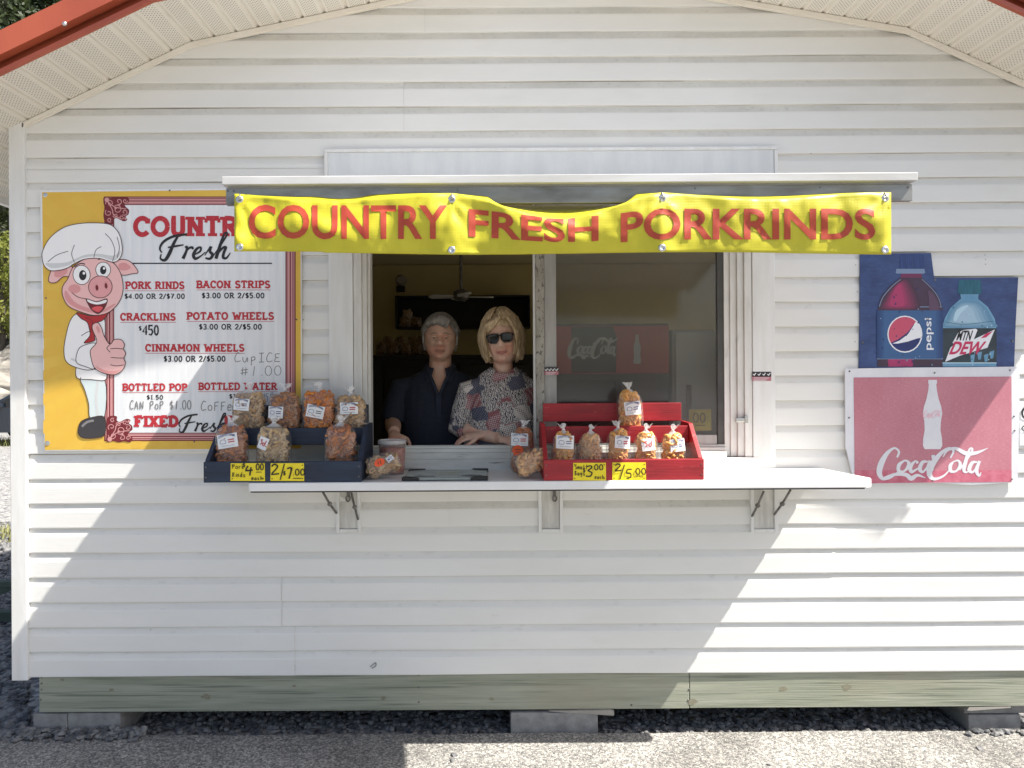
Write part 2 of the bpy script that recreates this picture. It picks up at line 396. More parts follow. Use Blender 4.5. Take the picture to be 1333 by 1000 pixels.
def shell():
    """side and rear walls, floor, ceiling and inner lining"""
    b = MB()
    b.box(EL, EL+.05, .02, 3.2, .25, 2.80)
    b.box(ER-.05, ER, .02, .9, .25, 2.86); b.box(ER-.05, ER, 2.0, 3.2, .25, 2.86); b.box(ER-.05, ER, .9, 2.0, 2.3, 2.86)      # unseen open side doorway, added to let daylight into the interior
    poly = [(EL+.05, 3.15, .25), (ER-.05, 3.15, .25), (ER-.05, 3.15, 2.85), (KR[0], 3.15, KR[1]), (PK[0], 3.15, PK[1]), (KL[0], 3.15, KL[1]), (EL+.05, 3.15, 2.8)]
    b.prism(poly, (0, .05, 0))
    b.build('outer_wall', VINYL, stand)
    IN = mat('yellow_interior_wall', (.56, .47, .22), (.50, .41, .19), rough=.8, scale=3)
    c = MB()
    c.box(EL+.06, ER-.06, 3.0, 3.14, .3, 2.62); c.box(EL+.06, EL+.1, .08, 3.0, .3, 2.62); c.box(ER-.1, ER-.06, .08, .9, .3, 2.62); c.box(ER-.1, ER-.06, 2.0, 3.0, .3, 2.62); c.box(ER-.1, ER-.06, .9, 2.0, 2.3, 2.62)
    c.box(EL+.06, HX0+.02, .03, .075, .3, 2.62); c.box(HX1-.02, ER-.06, .03, .075, .3, 2.62); c.box(HX0+.02, HX1-.02, .03, .075, .3, 1.19); c.box(HX0+.02, HX1-.02, .03, .075, 2.46, 2.62)
    c.build('interior_wall', IN, stand)
    CE = mat('interior_ceiling', (.58, .52, .32), rough=.8); d = MB(); d.box(EL+.06, ER-.06, .03, 3.14, 2.625, 2.66); d.build('interior_ceiling', CE, stand)
    FL = mat('interior_floor', (.30, .26, .2), (.22, .19, .15), rough=.6, scale=5); e = MB(); e.box(EL+.12, ER-.04, .05, 3.19, .2, .295); e.build('interior_floor', FL, stand)
shell()
# corner trims
b = MB(); b.box(EL-.004, EL+.070, -.030, .055, Z0-.012, top_z(EL)+.03); b.build('corner_trim', TRIMW, stand, bevel=.004)
b = MB(); b.box(ER-.070, ER+.004, -.030, .055, Z0-.012, top_z(ER)+.02); b.build('corner_trim', TRIMW, stand, bevel=.004)
# soffit
OVH = .385
def soffit():
    b = MB(); xs = [-2.62, KL[0], PK[0], KR[0], 3.13]
    for s in range(4):
        xa, xb = xs[s], xs[s+1]; za, zb = top_z(xa), top_z(xb); ln = math.hypot(xb-xa, zb-za); n = max(1, round(ln/.1016))
        for k in range(n):
            def pt(t): return xa+(xb-xa)*t, za+(zb-za)*t
            base, wd = k/n, 1/n
            for (u0, h0, u1, h1, mi) in ((0, 0, .06, .009, 1), (.06, .009, .12, .009, 2), (.12, .009, .18, 0, 1), (.18, 0, .28, 0, 0), (.28, 0, .90, 0, 3), (.90, 0, 1, 0, 0)):
                (x0, z0), (x1, z1) = pt(base+u0*wd), pt(base+u1*wd)
                yb = -.004
                def quad(y0, y1, m): b.add([(x0, y0, z0+h0), (x1, y0, z1+h1), (x1, y1, z1+h1), (x0, y1, z0+h0)], [(0, 1, 2, 3)], m)
                quad(-OVH, yb, {0: 0, 1: 0, 2: 0, 3: 1}[mi])
                if x1 < EL+.05: quad(yb, 3.3, {0: 0, 1: 0, 2: 0, 3: 1}[mi])
    b.build('soffit', [SOFF, PERF], stand, fixn=False)
    # moulding where the soffit meets the wall
    m = MB(); xs = [EL+.06, KL[0], PK[0], KR[0], ER-.06]
    for s in range(4):
        xa, xb = xs[s], xs[s+1]
        za, zb = top_z(xa), top_z(xb)
        m.prism([(xa, -.018, za-.024), (xb, -.018, zb-.024), (xb, -.018, zb-.003), (xa, -.018, za-.003)], (0, -.012, 0))
        m.prism([(xa, -.020, za-.030), (xb, -.020, zb-.030), (xb, -.020, zb-.024), (xa, -.020, za-.024)], (0, -.003, 0))
    m.build('soffit_moulding', SOFF, stand)
    # dark ends of the soffit grooves
soffit()
def roof():
    xs = [-2.64, KL[0], PK[0], KR[0], 3.15]
    fas, dark, band, sheet = MB(), MB(), MB(), MB()
    for s in range(4):
        xa, xb = xs[s], xs[s+1]; za, zb = top_z(xa), top_z(xb)
        def strip(mb, y0, y1, h0, h1):
            mb.prism([(xa, y0, za+h0), (xb, y0, zb+h0), (xb, y0, zb+h1), (xa, y0, za+h1)], (0, y1-y0, 0))
        strip(dark, -.362, -.356, .0175, .12)
        strip(fas, -.404, -.3865, -.003, .017)
        strip(band, -.430, -.387, .056, .155)
        strip(sheet, -.3855, 3.36, .125, .150)
        for k in range(int((xb-xa)/.23)):
            x = xa+.1+k*.23; z = za+(zb-za)*(x-xa)/(xb-xa)
            sheet.box(x, x+.03, -.37, 3.35, z+.135, z+.168)
    dark.build('fascia_board', REDM, stand); fas.build('drip_edge', REDM, stand); band.build('rake_trim', REDM, stand); sheet.build('roof_sheet', ROOFM, stand)
    for x in (-2.64, 3.13):
        ev = MB(); z = top_z(x); ev.box(x-.012, x+.022, -.348, 3.35, z-.02, z+.14); ev.build('eave_fascia', TRIMW, stand)
    sc = MB(); p = at(85, 32, .430)
    sc.lathe([(.006, 0), (.010, -.002), (.010, -.008), (.004, -.014)], p, 'y', 10); p2 = at(1300, -60, .405)
    sc.build('roof_screw', BRIGHT, stand, smooth=True)
roof()
# base boards
b = MB(); p = at(897, 900)
b.box(EL+.108, p.x-.001, -.006, .036, .098, Z0+.02); o = b.build('base_board', WOODG, stand, bevel=.003)
b = MB(); b.box(p.x+.001, ER-.02, -.0065, .036, .100, Z0+.02); o = b.build('base_board', WOODG, stand, bevel=.003)
def nails():
    b = MB(); a = MB()
    for (x, y) in [(54, 882), (54, 890), (54, 898), (53, 911), (545, 879), (545, 895), (545, 914), (898, 882), (897, 898), (896, 912), (822, 918)]:
        q = at(x, y, .007); b = MB(); b.lathe([(.0050, -.0062), (.004, -.0078)], (q.x, 0, q.z), 'y', 8); b.build('nail', STEEL, stand)
    KN = mat('wood_knot', (.27, .26, .19), (.17, .155, .10), rough=.8, scale=120, stretch=(1, 1, 2)); A = Art(flat(lambda x, y: (x, y), .0068), .0003)
    for (x, y, r) in [(269, 907, 6), (81, 885, 2.5), (145, 898, 3), (383, 893, 2.5), (499, 909, 3.5), (901, 914, 6), (1019, 897, 5), (1102, 895, 6), (640, 910, 3)]:
        A.poly([(x+r*1.05*math.cos(t)*(1+.25*math.sin(3*t+x)), y+r*.62*math.sin(t)*(1+.2*math.cos(2*t+x))) for t in [i*PI/9 for i in range(18)]], KN, 1)
        A.build('knot', stand); A = Art(flat(lambda x, y: (x, y), .0068), .0003)
nails()
# ---------------------------------------------------------------- serving window
def R(x0, y0, x1, y1, d): a, c = at(x0, y1, d), at(x1, y0, d); return a.x, c.x, a.z, c.z
win = MB()
ZS = 1.325                                     # top of the window's bottom frame
# flat casing boards
ca = MB(); ca.box(-.752, -.640, -.026, .02, 1.183, 2.66); ca.build('casing_board', TRIMW, stand, bevel=.003)
ca = MB(); ca.box(1.208, 1.312, -.026, .02, 1.183, 2.66); ca.build('casing_board', TRIMW, stand, bevel=.003)
hp = MB(); hp.box(-.748, 1.306, -.040, .02, 2.49, 2.685); PANEL = mat('grey_white_panel', (.70, .71, .70), (.62, .635, .635), rough=.45, scale=6, stretch=(3, 1, .6))
hp.build('header_panel', PANEL, stand, bevel=.002)
hf = MB(); hf.box(-.762, 1.320, -.046, .0, 2.685, 2.70); hf.box(-.764, -.7485, -.046, 0, 2.49, 2.684); hf.box(1.3065, 1.322, -.046, 0, 2.49, 2.684)
hf.build('header_edging', TRIMW, stand, bevel=.002)
wn = bpy.data.objects.new('window', None); COL.objects.link(wn); wn.parent = stand; wn.location = Vector((.27, .03, ZS))-stand.location
f = MB()
f.box(-.638, -.600, -.022, .07, 1.27, 2.47); f.box(-.5995, -.578, -.010, .07, 1.27, 2.47); f.box(-.5775, -.564, .004, .07, 1.27, 2.47)
f.box(1.172, 1.206, -.022, .07, 1.27, 2.47); f.box(1.142, 1.1715, -.012, .07, 1.27, 2.47); f.box(1.112, 1.1415, -.002, .07, 1.27, 2.47); f.box(1.086, 1.1115, .006, .07, 1.27, 2.47)
f.box(-.638, 1.206, -.022, .07, 2.4705, 2.52)
f.build('frame', WFRAME, wn, bevel=.002)
s = MB(); s.box(-.564, 1.086, -.026, .085, 1.268, 1.296); s.box(-.564, 1.086, -.012, .085, 1.2965, ZS-.012); s.box(-.564, 1.086, .004, .016, ZS-.0118, ZS); s.box(-.564, 1.086, .045, .058, ZS-.0118, ZS)
s.box(-.66, 1.23, -.030, .02, 1.1845, 1.2675)
s.build('sill', SILL, wn, bevel=.002)
m = MB(); m.box(.196, .206, .010, .05, ZS+.0005, 2.47); m.build('sash_edge', TRIMW, wn)
m = MB(); m.box(.2065, .246, -.004, .05, ZS+.0005, 2.47); m.build('mullion', SPECK, wn, bevel=.003)
st = MB(); st.box(.2465, .303, .006, .04, ZS+.0005, 2.47); st.box(.3035, 1.0515, .008, .04, ZS+.0005, ZS+.045); st.box(.3035, 1.0515, .008, .04, 2.43, 2.47)
st.build('sash', SASH, wn, bevel=.003)
st = MB(); st.box(1.056, 1.0855, .012, .04, ZS+.0005, 2.47); st.build('sash_edge', mat('dark_sash_channel', (.07, .068, .062), (.045, .043, .04), rough=.5, scale=9), wn, bevel=.002)
g = MB(); g.box(.300, 1.055, .020, .024, ZS+.04, 2.435)
GL = bpy.data.materials.new('screened_glass'); GL.use_nodes = True
n = GL.node_tree.nodes; L = GL.node_tree.links; n.remove(n['Principled BSDF'])
tr = n.new('ShaderNodeBsdfTransparent'); tr.inputs[0].default_value = (.80, .80, .78, 1)
gl = n.new('ShaderNodeBsdfGlossy'); gl.inputs['Roughness'].default_value = .10; gl.inputs[0].default_value = (.9, .9, .9, 1)
df = n.new('ShaderNodeBsdfDiffuse'); df.inputs[0].default_value = (.34, .34, .33, 1)
fr = n.new('ShaderNodeFresnel'); fr.inputs[0].default_value = 1.5
m1 = n.new('ShaderNodeMixShader'); m1.inputs[0].default_value = .11; L.new(tr.outputs[0], m1.inputs[1]); L.new(df.outputs[0], m1.inputs[2])
m2 = n.new('ShaderNodeMixShader'); L.new(fr.outputs[0], m2.inputs[0]); L.new(m1.outputs[0], m2.inputs[1]); L.new(gl.outputs[0], m2.inputs[2])
L.new(m2.outputs[0], n['Material Output'].inputs[0])
g.build('pane', GL, wn)
lt = MB(); q = at(966, 547, .03); lt.box(q.x-.028, q.x+.02, -.030, -.0125, q.z-.009, q.z+.009); lt.box(q.x+.012, q.x+.028, -.034, -.0125, q.z-.018, q.z+.018); lt.build('latch', BRIGHT, wn, bevel=.002)
# ---------------------------------------------------------------- fold-down counter with its brackets
CT = 1.216; CF = -.385
cpts = smooth = [(-1.012, CF+.012), (-1.000, CF), (1.545, CF), (1.572, CF+.012), (1.585, CF+.04), (1.525, -.055), (1.50, -.032), (-.96, -.032), (-1.012, -.09)]
b = MB(); b.prism([(x, y, CT-.036) for x, y in cpts], (0, 0, .036)); b.build('counter', COUNTER, stand, bevel=.004)
ed = MB(); ed.box(-1.0, 1.54, CF+.003, CF+.02, CT-.041, CT-.0365); ed.box(-.9, 1.45, -.25, -.2, CT-.05, CT-.0365); ed.build('counter_edging', RUBBER, stand)
pl = []
for (x0, x1) in ((438, 470), (701, 733), (977, 1012)):
    bx = MB(); a, c = at(x0, 694, .02), at(x1, 694, .02); zb = at(x0, 693, .02).z
    bx.box(a.x+.016, c.x-.016, -.020, .0, zb+.016, CT-.0515); br = bx.build('bracket_block', mat('bracket_board', (.66, .645, .60), (.47, .455, .42), rough=.6, scale=8, stretch=(3, 1, .5)), stand, bevel=.002)
    jc = MB(); jc.box(a.x, a.x+.0155, -.028, 0, zb, CT-.0515); jc.box(c.x-.0155, c.x, -.028, 0, zb, CT-.0515); jc.box(a.x+.016, c.x-.016, -.028, 0, zb, zb+.0155)
    jc.build('bracket_trim', TRIMW, stand, bevel=.002)
def brace(px0, py0, d0, px1, py1, d1):
    a = at(px0, py0, d0); b_ = at(px1, py1, d1); mid = (a+b_)/2+Vector((0, .0, -.006))
    m = MB(); m.tube([a, mid, b_], .0055, 6); m.lathe([(.010, -.006), (.010, .006)], mid, 'y', 8); m.build('folding_brace', STEEL, stand)
brace(420, 640, .15, 438, 668, .03); brace(457, 640, .15, 466, 676, .03); brace(994, 640, .15, 979, 672, .03); brace(1029, 638, .17, 1008, 670, .03)
def ring_pull(px, py):
    q = at(px, py, .03); m = MB(); m.tube([q+Vector((.009*math.cos(t), 0, .013*math.sin(t)-.004)) for t in [i*PI/6 for i in range(13)]], .004, 6); m.box(q.x-.006, q.x+.006, q.y, q.y+.01, q.z+.006, CT-.052); m.build('hinge_hook', STEEL, stand)
ring_pull(453, 648); ring_pull(722, 648)
# ---------------------------------------------------------------- awning flap (the raised window hatch)
LIPD = 1.19
def awn():
    zl = at(741, 240, LIPD).z; xl, xr = at(291, 240, LIPD).x, at(1191, 240, LIPD).x
    b = MB(); hz = 2.455
    b.prism([(xl+.01, -.045, hz), (xl+.01, -LIPD+.01, zl-.02), (xl+.01, -LIPD+.01, zl+.006), (xl+.01, -.045, hz+.03)], (xr-xl-.02, 0, 0))
    aw = b.build('awning', ALUW, stand)
    m = MB()
    m.prism([(xl, -LIPD-.016, zl+.001), (xr, -LIPD-.016, zl+.001), (xr, -LIPD-.016, zl+.026), (xl, -LIPD-.016, zl+.026)], (0, .06, 0))
    m.build('awning_lip', ALUW, aw, bevel=.002)
    m = MB(); m.box(xl+.006, xr-.006, -LIPD+.002, -LIPD+.02, zl-.056, zl-.005); 
    for x in (xl+.012, xr-.026):
        m.prism([(x, -LIPD+.0205, zl-.052), (x, -.06, hz-.03), (x, -.06, hz-.002), (x, -LIPD+.0205, zl-.022)], (.014, 0, 0))
    m.build('awning_frame', ALU, aw, bevel=.0015)
    k = MB()
    for x in (xl+.012, xl+.03, xr-.02, -.1, .62, 1.0):
        k = MB(); k.lathe([(.003, 0), (.0025, -.002)], (x, -LIPD+.002, zl-.014), 'y', 8); k.build('rivet', STEEL, aw)
    return xl, xr, zl
AXL, AXR, AZ = awn()
# payment stickers on the window frame
def sticker(x0, y0, x1, y1, d, name='window_sticker', label='small black and red payment sticker on right window casing'):
    BK = mat('sticker_black', (.02, .02, .022), rough=.4); PK_ = mat('sticker_red', (.45, .16, .2), rough=.5); WH = mat('sticker_white', (.75, .75, .75), rough=.5)
    t = thing(name, at(x0, y1, d), label, 'sticker'); A = Art(flat(lambda x, y: (x, y), d)); 
    A.rect(x0, y0, x1, y1, BK, 0); ym = y0+(y1-y0)*.55; A.rect(x0, ym, x1, y1, PK_, 1)
    n = 4
    for i in range(n):
        cx = x0+(x1-x0)*(i+.5)/n; A.stroke([(cx-2, y0+3), (cx-.5, y0+4.6), (cx+2, y0+1.6)], 1, WH, 1, 0)
    for i in range(3): A.rect(x0+2, ym+1.2+i*1.6, x1-3-i*2, ym+1.7+i*1.6, WH, 2)
    A.build('print', t)
sticker(979, 484, 1004, 496, .0268); sticker(709, 478, 727, 488, .0055, label='small black and red payment sticker on the grey sash beside the woman')
# ---------------------------------------------------------------- printed colours
def ink(name, rgb, rough=.5, c2=None, **k): return mat(name, S(*rgb), S(*c2) if c2 else None, rough=rough, **k)
BOARD = ink('sign_white', (232, 232, 232), .45, (218, 220, 222), scale=5, stretch=(8, 1, .5))
YEL = ink('print_yellow', (226, 186, 76), .45, (216, 174, 64), scale=4)
YEL2 = ink('print_yellow_ray', (221, 178, 68), .45)
MAROON = ink('print_maroon', (112, 30, 38), .5); PINKB = ink('print_dusty_pink', (208, 150, 148), .5)
REDI = ink('print_red', (184, 42, 52), .5, (206, 92, 96), scale=90, lo=.58, hi=.72)
BLKI = ink('print_black', (34, 32, 34), .5); PENC = ink('marker_grey', (120, 118, 118), .6); OUTL = ink('print_outline', (70, 48, 46), .5)
PPINK = ink('print_pig_pink', (236, 186, 182), .5); PPINK2 = ink('print_pig_rose', (218, 150, 148), .5); PNOSE = ink('print_snout', (224, 158, 158), .5)
PWHITE = ink('print_coat_white', (240, 238, 236), .5); PGREY = ink('print_coat_grey', (206, 206, 206), .5); PLEG = ink('print_trouser', (205, 216, 216), .5); PSHOE = ink('print_shoe', (58, 56, 58), .4)
PSH2 = ink('print_shoe_shine', (128, 126, 128), .4); PRED = ink('print_scarf', (176, 40, 42), .5); PTONG = ink('print_tongue', (222, 88, 92), .5)
def screw(parent, px, py, d, r=.007, m=None, name='screw'):
    q = at(px, py, d); b = MB(); b.lathe([(r, 0), (r, -.0012), (r*.55, -.003)], q, 'y', 12); return b.build(name, m or STEEL, parent, smooth=False)
def panel(parent, pts, d, th, m, name='panel'):
    b = MB(); b.prism([at(x, y, d) for x, y in pts], (0, th, 0)); return b.build(name, m, parent)
# ---------------------------------------------------------------- menu board
C1 = frame_crop(0, 230, 2.7025); MD = .030
menu = thing('menu_board', at(225, 585, MD), 'yellow and white menu board with a cartoon pig chef and red price list', 'menu board')
panel(menu, [(52, 248), (392, 244), (393, 586), (58, 587)], MD-.0006, .010, BOARD)
A = Art(flat(C1, MD))
bgq = [(148, 55), (1057, 44), (1059, 957), (158, 962)]
A.poly(bgq, YEL, 0)
for k in range(22):                                                   # printed sun rays
    a0 = math.radians(100+k*8.2); a1 = a0+math.radians(3.6); cx, cy = 640, 520
    q = []
    for a in (a0, a1):
        dx, dy = math.cos(a), -math.sin(a); t = min([(152-cx)/dx if dx < -1e-6 else 9e9, (60-cy)/dy if dy < -1e-6 else 9e9, (955-cy)/dy if dy > 1e-6 else 9e9]); q.append((cx+dx*t, cy+dy*t))
    A.poly([(cx+(q[0][0]-cx)*.5, cy+(q[0][1]-cy)*.5), q[0], q[1], (cx+(q[1][0]-cx)*.5, cy+(q[1][1]-cy)*.5)], YEL2, .5)
A.build('print_background', menu)
A = Art(flat(C1, MD))
A.rect(367, 70, 1040, 930, MAROON, 1.2)
for (o, wd, m_) in ((4.5, 3, PINKB), (11, 5.5, PINKB), (21, 6, PINKB), (28.5, 2.5, PINKB)):
    A.poly([(367+o, 70+o*.85), (1040-o, 70+o*.85), (1040-o, 930-o*.85), (367+o, 930-o*.85)], m_, 1.2+.0+o*.02)
    q = o+wd; A.poly([(367+q, 70+q*.85), (1040-q, 70+q*.85), (1040-q, 930-q*.85), (367+q, 930-q*.85)], MAROON, 1.3+o*.02)
A.rect(402, 100, 1004, 901, BOARD, 2.1)
A.build('printed_border', menu)
A = Art(flat(C1, MD))
def ornament(cx, cy, sx, sy):
    f = lambda x, y: (cx+sx*x, cy+sy*y)
    blob = [(0, 0), (22, 3), (40, -2), (60, 2), (78, -2), (88, 8), (86, 20), (72, 26), (78, 38), (88, 48), (86, 64), (76, 72), (82, 84), (70, 90), (56, 84), (44, 78), (34, 84), (34, 100), (8, 100), (0, 84), (-2, 60), (2, 40), (-2, 20)]
    A.poly([f(*p) for p in blob], MAROON, 2.4, 3)
    def spiral(x, y, r, a0, t, w=2.6):
        A.stroke([f(x+r*(1-k/14)*math.cos(a0+t*k*.62), y+r*(1-k/14)*math.sin(a0+t*k*.62)) for k in range(12)], w, PINKB, 2.8, 3)
    for (x, y, r, a0, t) in [(20, 24, 15, 3, 1), (52, 16, 12, 2, -1), (74, 14, 9, 0, 1), (16, 58, 13, 4, -1), (20, 84, 9, 1, 1), (46, 46, 17, 4.2, 1), (72, 56, 12, 2.2, -1), (62, 74, 9, 0, 1), (40, 68, 9, 3, -1)]:
        spiral(x, y, r, a0, t)
    A.stroke([f(6, 8), f(30, 32), f(52, 40), f(78, 44)], 3.2, PINKB, 2.8); A.stroke([f(8, 10), f(28, 44), f(34, 66), f(58, 80)], 3.2, PINKB, 2.8)
    A.ell(*f(10, 10), 8, 8, PINKB, 3.0); A.ell(*f(40, 40), 4, 4, PINKB, 3.0); A.ell(*f(76, 80), 4, 4, PINKB, 3); A.ell(*f(54, 28), 3.5, 3.5, PINKB, 3)
ornament(366, 72, 1, .95); A.build('printed_corner', menu)
A = Art(flat(C1, MD)); ornament(376, 933, 1.02, -.9); A.build('printed_corner', menu)
A = Art(flat(C1, MD))
x = 470
for ch, wd in zip('COUNTRY', (60, 68, 54, 62, 56, 62, 58)):
    A.slab(ch, x, 138, x+wd-5, 213, REDI, 4, wt=.23, serif=.7); x += wd+2
def script_fresh(ox, oy, k, w, l=5):
    g = lambda P: [(ox+x*k, oy+y*k, *r) for x, y, *r in P]
    A.stroke(g([(8, 62, .5), (2, 48, .8), (14, 28, 1), (44, 12, 1), (84, 6, .9)]), w, BLKI, l)
    A.stroke(g([(58, 10, .8), (44, 34, 1.2), (32, 62, 1.4), (18, 84, 1.2), (4, 80, .7), (6, 66, .5)]), w, BLKI, l)
    A.stroke(g([(26, 46, .6), (50, 42, .8), (74, 38, .5)]), w, BLKI, l)
    A.stroke(g([(78, 46, .6), (84, 44, .9), (82, 58, 1), (72, 80, 1.3)]), w, BLKI, l); A.stroke(g([(74, 72, .5), (88, 50, .8), (100, 46, 1), (102, 52, .7)]), w, BLKI, l)
    A.stroke(g([(106, 68, .5), (124, 58, .8), (126, 46, .8), (114, 50, 1), (104, 68, 1.3), (110, 80, 1.1), (126, 72, .6), (140, 60, .4)]), w, BLKI, l)
    A.stroke(g([(138, 70, .4), (156, 44, .8), (154, 58, 1.1), (162, 68, 1.2), (154, 80, 1), (140, 78, .7)]), w, BLKI, l)
    A.stroke(g([(162, 74, .4), (186, 40, .6), (206, 6, .8), (198, 4, .8), (186, 36, 1.2), (172, 80, 1.3)]), w, BLKI, l)
    A.stroke(g([(176, 68, .5), (192, 48, .9), (202, 46, 1), (196, 62, 1.1), (194, 76, 1.1), (204, 78, .8), (216, 62, .4)]), w, BLKI, l)
script_fresh(560, 196, 1.16, 9)
A.rect(404, 303, 957, 307.5, BLKI, 3)
def item(t, x0, y0, x1, y1): A.slab(t, x0, y0, x1, y1, REDI, 3.6, wt=.22, serif=.6); A.rect(x0, y1+4, x1+2, y1+5.6, REDI, 3)
def price(t, x0, y0, x1, y1): A.slab(t, x0, y0, x1, y1, BLKI, 3.4, wt=.19, serif=.5)
item('PORK RINDS', 441, 368, 648, 397); price('$4.00 OR 2/$7.00', 438, 411, 650, 431)
item('BACON STRIPS', 691, 365, 950, 394); price('$3.00 OR 2/$5.00', 710, 408, 930, 429)
item('CRACKLINS', 423, 479, 617, 508); price('$', 488, 525, 498, 543)
for i, c in enumerate('450'): A.stroke([(502+i*20+x_*16, 557-y_*33) for x_, y_ in {'4': [(.75, 0), (.75, 1), (.05, .32), (1, .32)], '5': [(.95, 1), (.15, 1), (.12, .58), (.7, .6), (.95, .3), (.6, .0), (.1, .08)], '0': arc(.5, .5, .4, .5, 90, 450, 14)}[c]], 5.5, BLKI, 4, 0)
item('POTATO WHEELS', 657, 476, 963, 505); price('$3.00 OR 2/$5.00', 700, 518, 921, 539)
item('CINNAMON WHEELS', 511, 588, 859, 617); price('$3.00 OR 2/$5.00', 576, 630, 793, 652)
item('BOTTLED POP', 431, 727, 658, 755); price('$1.50', 516, 768, 574, 785)
item('BOTTLED WATER', 698, 724, 974, 752); price('$1.00', 806, 764, 866, 782)
A.slab('FIXED', 474, 839, 625, 883, REDI, 3.6, wt=.27, serif=.7); script_fresh(628, 832, .80, 6.5); A.slab('IN', 786, 838, 850, 882, REDI, 3.4, wt=.27, serif=.7)
A.build('lettering', menu)
A = Art(flat(C1, MD))
HAND = {'C': [[(.9, .1), (.5, 0), (.1, .5), (.25, .95), (.95, .85)]], 'u': [[(.1, .45), (.15, .9), (.5, .95), (.75, .5), (.8, .98)]], 'p': [[(.2, .45), (.15, 1.35)], [(.2, .5), (.6, .42), (.7, .7), (.2, .85)]],
 'I': [[(.5, .05), (.45, 1)], [(.15, .05), (.85, .02)], [(.1, 1), (.85, .97)]], 'E': [[(.85, .1), (.2, .15), (.3, .5), (.7, .48)], [(.3, .5), (.1, .9), (.85, .92)]], '1': [[(.6, 0), (.4, 1)]], '0': [arc(.5, .5, .4, .5, 90, 440, 10)],
 '.': [[(.3, .9), (.4, .98)]], '#': [[(.3, .1), (.2, .9)], [(.7, .1), (.6, .9)], [(.05, .4), (.95, .3)], [(.0, .7), (.9, .6)]], 'A': [[(.05, 1), (.45, .1), (.8, 1)], [(.2, .65), (.75, .6)]], 'N': [[(.1, 1), (.15, .15), (.7, .95), (.85, .1)]],
 'P': [[(.2, .1), (.15, 1)], [(.2, .12), (.75, .1), (.8, .4), (.2, .55)]], 'O': [arc(.5, .55, .4, .45, 90, 440, 10)], 'F': [[(.2, .1), (.15, 1)], [(.2, .12), (.9, .08)], [(.18, .52), (.7, .48)]], 'e': [[(.15, .65), (.75, .6), (.6, .35), (.2, .5), (.25, .95), (.85, .88)]],
 '$': [[(.85, .2), (.3, .2), (.3, .5), (.75, .55), (.7, .85), (.15, .85)], [(.55, 0), (.45, 1.05)]], 'k': [[(.15, .0), (.15, 1)], [(.7, .4), (.15, .7), (.7, 1)]], 'o': [arc(.5, .7, .35, .28, 90, 440, 9)], 'r': [[(.2, .45), (.2, 1)], [(.2, .6), (.45, .42), (.75, .45)]],
 'i': [[(.4, .45), (.38, 1)], [(.4, .2), (.45, .25)]], 'n': [[(.15, .45), (.15, 1)], [(.15, .6), (.5, .42), (.7, .6), (.7, 1)]], 'd': [[(.7, .6), (.3, .5), (.15, .85), (.5, 1), (.72, .7)], [(.75, 0), (.75, 1)]], 's': [[(.75, .48), (.3, .5), (.35, .72), (.7, .8), (.6, 1), (.15, .95)]],
 'S': [[(.85, .12), (.4, .05), (.2, .3), (.7, .55), (.75, .85), (.2, .95)]], 'm': [[(.08, .45), (.08, 1)], [(.08, .6), (.3, .42), (.45, .6), (.45, 1)], [(.45, .6), (.7, .42), (.88, .6), (.9, 1)]], 'a': [[(.7, .5), (.3, .48), (.12, .8), (.45, 1), (.7, .7)], [(.72, .48), (.75, 1)]], 'l': [[(.4, 0), (.4, 1)]],
 'B': [[(.2, 0), (.2, 1)], [(.2, .05), (.7, .15), (.25, .48), (.8, .7), (.2, 1)]], 'g': [[(.7, .5), (.3, .5), (.2, .8), (.6, .9), (.7, .5), (.7, 1.2), (.2, 1.3)]], 'c': [[(.75, .5), (.3, .5), (.2, .85), (.75, .95)]], 'h': [[(.15, 0), (.15, 1)], [(.15, .6), (.55, .45), (.7, 1)]],
 'R': [[(.2, .1), (.15, 1)], [(.2, .12), (.75, .12), (.75, .42), (.2, .55)], [(.35, .55), (.85, 1)]], '2': [[(.1, .25), (.4, 0), (.8, .2), (.5, .6), (.1, 1), (.95, .95)]], '/': [[(.9, -.05), (.1, 1.1)]], '3': [[(.1, .1), (.7, .0), (.8, .2), (.35, .45), (.85, .65), (.6, .98), (.05, .95)]], '4': [[(.35, .05), (.1, .55), (.9, .5)], [(.7, .2), (.55, 1.1)]], '5': [[(.9, .02), (.3, .05), (.2, .45), (.7, .45), (.75, .85), (.15, 1)]], '7': [[(.1, .1), (.85, .05), (.4, 1.1)]], '_': [[(0, .9), (1, .85)]], ' ': []}
def hand(A, t, x0, y0, cw, h, m, w, l=4, slope=0):
    x = x0
    for c in t:
        for s_ in HAND[c]: A.stroke([(x+p[0]*cw*.85, y0+p[1]*h+slope*(x-x0)) for p in s_], w, m, l, 3)
        x += cw*(.55 if c in '.i' else 1)
hand(A, 'CupICE', 824, 620, 28, 33, PENC, 2.4); hand(A, '#1.00', 846, 668, 33, 34, PENC, 2.2, slope=-.02)
hand(A, 'CAN PoP $1.00', 456, 788, 17.5, 31, PENC, 3); hand(A, 'CoFFee', 706, 790, 23, 34, PENC, 2.6); hand(A, 'ice', 925, 752, 16, 24, PENC, 2); hand(A, '1.00', 935, 775, 14, 18, PENC, 2)
A.build('handwriting', menu)
A = Art(flat(C1, MD), .0007)
def shape(pts, m, l, ow=2.6, sm=4):
    A.poly(pts, m, l, sm)
    if ow: A.stroke(pts, ow, OUTL, l+.35, sm, closed=True)
shape([(285, 706), (367, 710), (367, 848), (318, 850), (312, 800), (298, 750)], PLEG, 2.6)
A.stroke([(345, 716), (338, 780), (345, 845)], 9, PGREY, 3, 4)
shape([(275, 890), (285, 862), (320, 848), (367, 846), (369, 905), (340, 919), (295, 920), (277, 908)], PSHOE, 3.2)
A.stroke([(288, 880), (306, 864), (330, 858)], 8, PSH2, 3.7)
